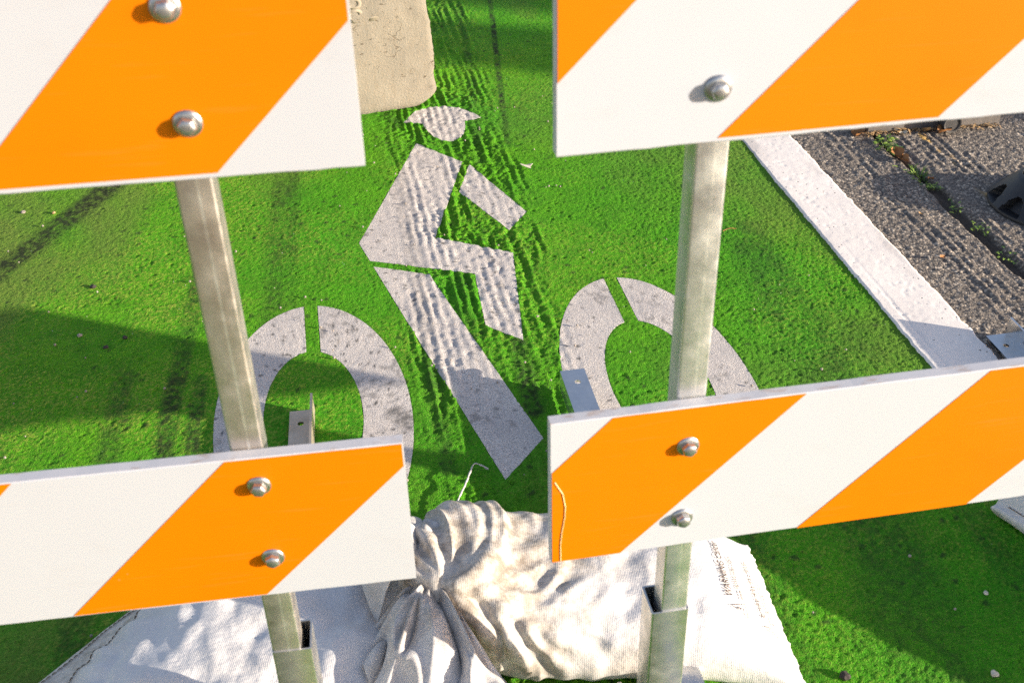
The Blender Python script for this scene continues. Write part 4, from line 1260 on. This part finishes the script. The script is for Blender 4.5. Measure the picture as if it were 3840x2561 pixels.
# blue paint spot
bm = bmesh.new()
th0 = math.atan2(-0.075, -0.098)
c0 = bm.verts.new((0.1225 * math.cos(th0), 0.1225 * math.sin(th0), 0.0435)); rim = []
for i in range(14):
    a = 2 * math.pi * i / 14; rr = 0.0062 * random.uniform(0.7, 1.25)
    dz = rr * math.sin(a) * 0.75; dt_ = rr * math.cos(a) / 0.12
    z = 0.0430 + dz; r = np.interp(z / 0.86, [0.012, 0.040, 0.072], [0.150, 0.128, 0.100]) + 0.0012
    rim.append(bm.verts.new((r * math.cos(th0 + dt_), r * math.sin(th0 + dt_), z)))
for i in range(14): bm.faces.new((c0, rim[i], rim[(i + 1) % 14]))
from_bm('paint_spot', bm, M['blue'], db)

# ------------------------------------------------------------------ weeds, leaves and grit
def leaf_blade(bm, p, d, L, w, droop):
    d = Vector(d).normalized(); s = d.cross(Vector((0, 0, 1)));
    if s.length < 1e-3: s = Vector((1, 0, 0))
    s.normalize()
    pts = []
    for k in range(5):
        t = k / 4
        c = Vector(p) + d * L * t + Vector((0, 0, -droop * t * t * L))
        ww = w * math.sin(math.pi * min(0.95, 0.15 + 0.85 * t)) * 0.5
        pts.append((bm.verts.new(c - s * ww), bm.verts.new(c + s * ww + Vector((0, 0, 0.15 * w)))))
    for a, b in zip(pts[:-1], pts[1:]): bm.faces.new((a[0], a[1], b[1], b[0]))

def weed(c, a, n, size, label, grassy, seed):
    rr = random.Random(seed)
    x, y = lane(c, a)
    root = empty('weed', (float(x), float(y), -0.006))
    tag(root, label, 'weed', 'weeds growing in the asphalt crack')
    for mat, frac in (('weed', 0.65), ('weedd', 0.35)):
        bm = bmesh.new()
        for k in range(int(n * frac)):
            ang = rr.uniform(0, 6.28); r0 = rr.uniform(0, size * 0.45)
            along = rr.gauss(0, size * 0.5)
            p = (r0 * math.cos(ang) + along * LD[0], r0 * math.sin(ang) + along * LD[1], 0.0)
            el = rr.uniform(0.3, 1.3)
            d = (math.cos(ang) * math.cos(el), math.sin(ang) * math.cos(el), math.sin(el))
            if grassy: leaf_blade(bm, p, d, size * rr.uniform(0.5, 1.1), size * 0.09, rr.uniform(0.1, 0.6))
            else:
                st = size * rr.uniform(0.3, 0.8); q = tuple(p[i] + d[i] * st for i in range(3))
                leaf_blade(bm, p, d, st, size * 0.04, 0.1)
                for m_ in range(3):
                    a2 = rr.uniform(0, 6.28)
                    leaf_blade(bm, q, (math.cos(a2), math.sin(a2), rr.uniform(0, 0.6)), size * rr.uniform(0.22, 0.36), size * rr.uniform(0.14, 0.22), rr.uniform(0.1, 0.5))
        from_bm('foliage', bm, M[mat], root)
    return root
weed(1.540, 2.735, 44, 0.040, 'bushy bright green weed in the crack nearest the grey wheel stop', False, 1)
weed(1.545, 2.545, 60, 0.042, 'grassy yellow green weed tuft midway along the asphalt crack', True, 2)
weed(1.548, 2.47, 18, 0.028, 'darker weed in the crack at the edge of the rubber base shadow', False, 3)
weed(1.546, 2.345, 10, 0.026, 'tiny two leaved sprout in the crack below the shadow', False, 4)
weed(1.548, 2.235, 13, 0.028, 'thin light green weed in the crack near the picture edge', False, 5)
weed(1.546, 2.11, 12, 0.024, 'low weed in the crack at the right picture border', False, 6)

def dry_leaf(c, a, size, rz, mat, label, z=0.008, curl=0.5, seed=0, name='dry_leaf', cat='leaf', group='dry leaves on the asphalt'):
    rr = random.Random(seed)
    bm = bmesh.new(); n = 7; m_ = 5
    gridv = []
    for i in range(n):
        t = i / (n - 1); row = []
        w = math.sin(math.pi * (0.06 + 0.9 * t)) ** 0.8 * 0.42
        for j in range(m_):
            s = j / (m_ - 1) * 2 - 1
            row.append(bm.verts.new(((t - 0.5) * size, s * w * size * rr.uniform(0.8, 1.15), (abs(s) ** 1.5 * curl * 0.35 + 0.18 * math.sin(3 * t + seed)) * size + 0.002 + rr.uniform(0, 0.05) * size)))
        gridv.append(row)
    for i in range(n - 1):
        for j in range(m_ - 1): bm.faces.new((gridv[i][j], gridv[i][j + 1], gridv[i + 1][j + 1], gridv[i + 1][j]))
    o = from_bm(name, bm, M[mat], None, True)
    x, y = lane(c, a); o.location = (float(x), float(y), z); o.rotation_euler = (rr.uniform(-0.3, 0.3), rr.uniform(-0.3, 0.3), rz)
    return tag(o, label, cat, group)
dry_leaf(1.735, 2.765, 0.045, 0.4, 'leaf', 'curled orange brown leaf below the round cap of the wheel stop', curl=0.9, seed=1)
dry_leaf(1.690, 2.79, 0.030, 1.9, 'leaf2', 'tan leaf fragment just left of the wheel stop cap', curl=0.7, seed=2)
dry_leaf(1.620, 2.79, 0.022, 0.2, 'pale', 'pale grey scrap under the wheel stop', curl=0.6, seed=3)
dry_leaf(1.500, 2.83, 0.050, 0.9, 'leaf', 'brown leaf beside the left end of the wheel stop', curl=0.6, seed=4)
dry_leaf(1.542, 2.665, 0.040, 1.7, 'leaf', 'long brown leaf wedged in the crack below the bushy weed', z=0.002, curl=0.9, seed=5)
dry_leaf(1.546, 2.63, 0.034, 1.9, 'leaf', 'rusty brown leaf end in the crack above the grassy tuft', z=0.0, curl=0.9, seed=6)
dry_leaf(1.555, 2.50, 0.020, 0.5, 'leaf', 'small red brown leaf among the grassy weed tuft', z=0.006, curl=0.7, seed=7)
dry_leaf(1.39, 2.12, 0.016, 0.5, 'leaf', 'tiny orange leaf bit on asphalt beside the white line', z=0.007, curl=0.4, seed=8)
dry_leaf(1.44, 2.33, 0.014, 2.1, 'leaf2', 'tiny tan leaf bit on the asphalt ridges', z=0.008, curl=0.4, seed=9)
# leaf litter swept against the wheel stop
bm = bmesh.new()
for k in range(170):
    t = random.uniform(-0.215, 0.185); off = -abs(random.gauss(0, 0.009)) - 0.002
    x = 1.25 + t * math.cos(R_(5.5)) - off * math.sin(R_(5.5)); y = 3.05 + t * math.sin(R_(5.5)) + off * math.cos(R_(5.5))
    ang = random.uniform(0, 6.28)
    leaf_blade(bm, (x, y, 0.006 + random.uniform(0, 0.008)), (math.cos(ang), math.sin(ang), random.uniform(-0.1, 0.5)), random.uniform(0.008, 0.026), random.uniform(0.002, 0.007), 0.3)
tag(from_bm('leaf_litter', bm, M['leaf2'], None), 'dry brown leaf litter along the foot of the wheel stop', 'leaf litter', kind='stuff')

def scrap(name, c, a, size, mat, label, cat, group=None, seed=0, flat=0.6, z=0.003):
    rr = random.Random(seed)
    bm = bmesh.new(); bmesh.ops.create_icosphere(bm, subdivisions=2, radius=size / 2)
    for v in bm.verts:
        v.co *= rr.uniform(0.75, 1.2); v.co.z *= flat
    o = from_bm(name, bm, M[mat], None, False)
    x, y = lane(c, a); o.location = (float(x), float(y), z); o.rotation_euler = (0, 0, rr.uniform(0, 6))
    return tag(o, label, cat, group)
def film(name, c, a, pts, mat, label, cat):
    bm = bmesh.new(); f = [bm.verts.new((x, y, 0.004 + z)) for x, y, z in pts]; g = [bm.verts.new((x, y, 0.003 + z)) for x, y, z in pts]
    bm.faces.new(f); bm.faces.new(g[::-1])
    for i in range(len(f)):
        j = (i + 1) % len(f); bm.faces.new((f[j], f[i], g[i], g[j]))
    o = from_bm(name, bm, M[mat]); x, y = lane(c, a); o.location = (float(x), float(y), 0.003)
    return tag(o, label, cat)
film('plastic_scrap', 0.522, 2.823, [(-0.018, 0.012, 0.004), (-0.004, 0.008, 0.002), (0.017, 0.007, 0.006), (0.010, -0.003, 0.003), (0.011, -0.015, 0.001), (-0.002, -0.010, 0.004), (-0.016, 0.0, 0.006)], 'pale', 'small pale torn scrap on green beside the rutted strip', 'litter')
x0g = [(-0.826, 2.862, 0.012, 'pebble', 'larger pale pebble on the green at the left edge'), (-0.745, 2.840, 0.010, 'leaf2', 'small tan pebble just right of the paler one'),
       (-0.596, 2.429, 0.014, 'char', 'dark lump of grit on the sunlit left green'), (-0.538, 2.16, 0.012, 'char', 'dark grit bit just inside the shadow at left'),
       (-0.50, 2.19, 0.011, 'char', 'dark crumb near the shadow edge left of the post'), (-0.60, 2.22, 0.012, 'pebble', 'light grey crumb at the left shadow edge'),
       (0.66, 1.02, 0.016, 'char', 'dark crumb on shaded green right of the printed sandbag'), (0.88, 0.98, 0.012, 'pale', 'white fleck on shaded green near the lower right'),
       (0.95, 1.13, 0.009, 'pale', 'smaller white fleck on shaded green farther right')]
for i, (c, a, s, mt, lb) in enumerate(x0g): scrap('grit', c, a, s, mt, lb, 'grit', 'crumbs and pebbles on the green lane', i + 20)
# scattered uncountable crumbs
bm = bmesh.new()
for k in range(240):
    c = random.uniform(-1.3, 1.1); a = random.uniform(0.95, 3.4); s = random.uniform(0.0012, 0.0032)
    x, y = lane(c, a)
    bmesh.ops.create_icosphere(bm, subdivisions=1, radius=s, matrix=Matrix.Translation((float(x), float(y), 0.0045)))
tag(from_bm('loose_grit', bm, M['pebble']), 'fine pale grit scattered over the green surface', 'grit', kind='stuff')
def twig(c, a, L, rz, seed, label):
    x, y = lane(c, a); x = float(x); y = float(y)
    tube_thing('twig', [(x, y, 0.005), (x + L * 0.5 * math.cos(rz) , y + L * 0.5 * math.sin(rz) + 0.003, 0.008), (x + L * math.cos(rz), y + L * math.sin(rz), 0.006)], 0.0011, M['leaf'], label, 'twig')
twig(0.93, 2.36, 0.035, 0.2, 1, 'thin orange pine needle on green beside the right post')

# ------------------------------------------------------------------ unseen poles, added to cast shade on the far end of the lane
def pole(x, y, r, h, label):
    root = empty('shade_pole', (x, y, 0)); tag(root, label, 'added shadow caster')
    bm = bmesh.new(); n = 20
    rs = [[bm.verts.new((rr * math.cos(2 * math.pi * i / n), rr * math.sin(2 * math.pi * i / n), z)) for i in range(n)] for rr, z in ((r, -0.02), (r * 0.97, 0.4), (r * 0.85, h * 0.7), (r * 0.75, h))]
    for a, b in zip(rs[:-1], rs[1:]):
        for i in range(n): bm.faces.new((a[i], a[(i + 1) % n], b[(i + 1) % n], b[i]))
    bm.faces.new(rs[-1])
    from_bm('pole_shaft', bm, M['wood'], root, auto=R_(40))
    bm = bmesh.new(); box(bm, -0.9, 0.9, -r - 0.07, -r, h * 0.9, h * 0.9 + 0.12); from_bm('cross_arm', bm, M['wood'], root)
sx, sy = SUN_DIR.x / math.hypot(SUN_DIR.x, SUN_DIR.y), SUN_DIR.y / math.hypot(SUN_DIR.x, SUN_DIR.y)
for t, off, r, lb in ((13.0, 0.06, 0.23, 'unseen pole added to cast shade, nearer one'), (15.0, 0.76, 0.32, 'thicker unseen pole added to cast shade')):
    bx, by = 0.152, 3.73 + off
    pole(bx + sx * t - sy * 0, by + sy * t, r, 7.5, lb)
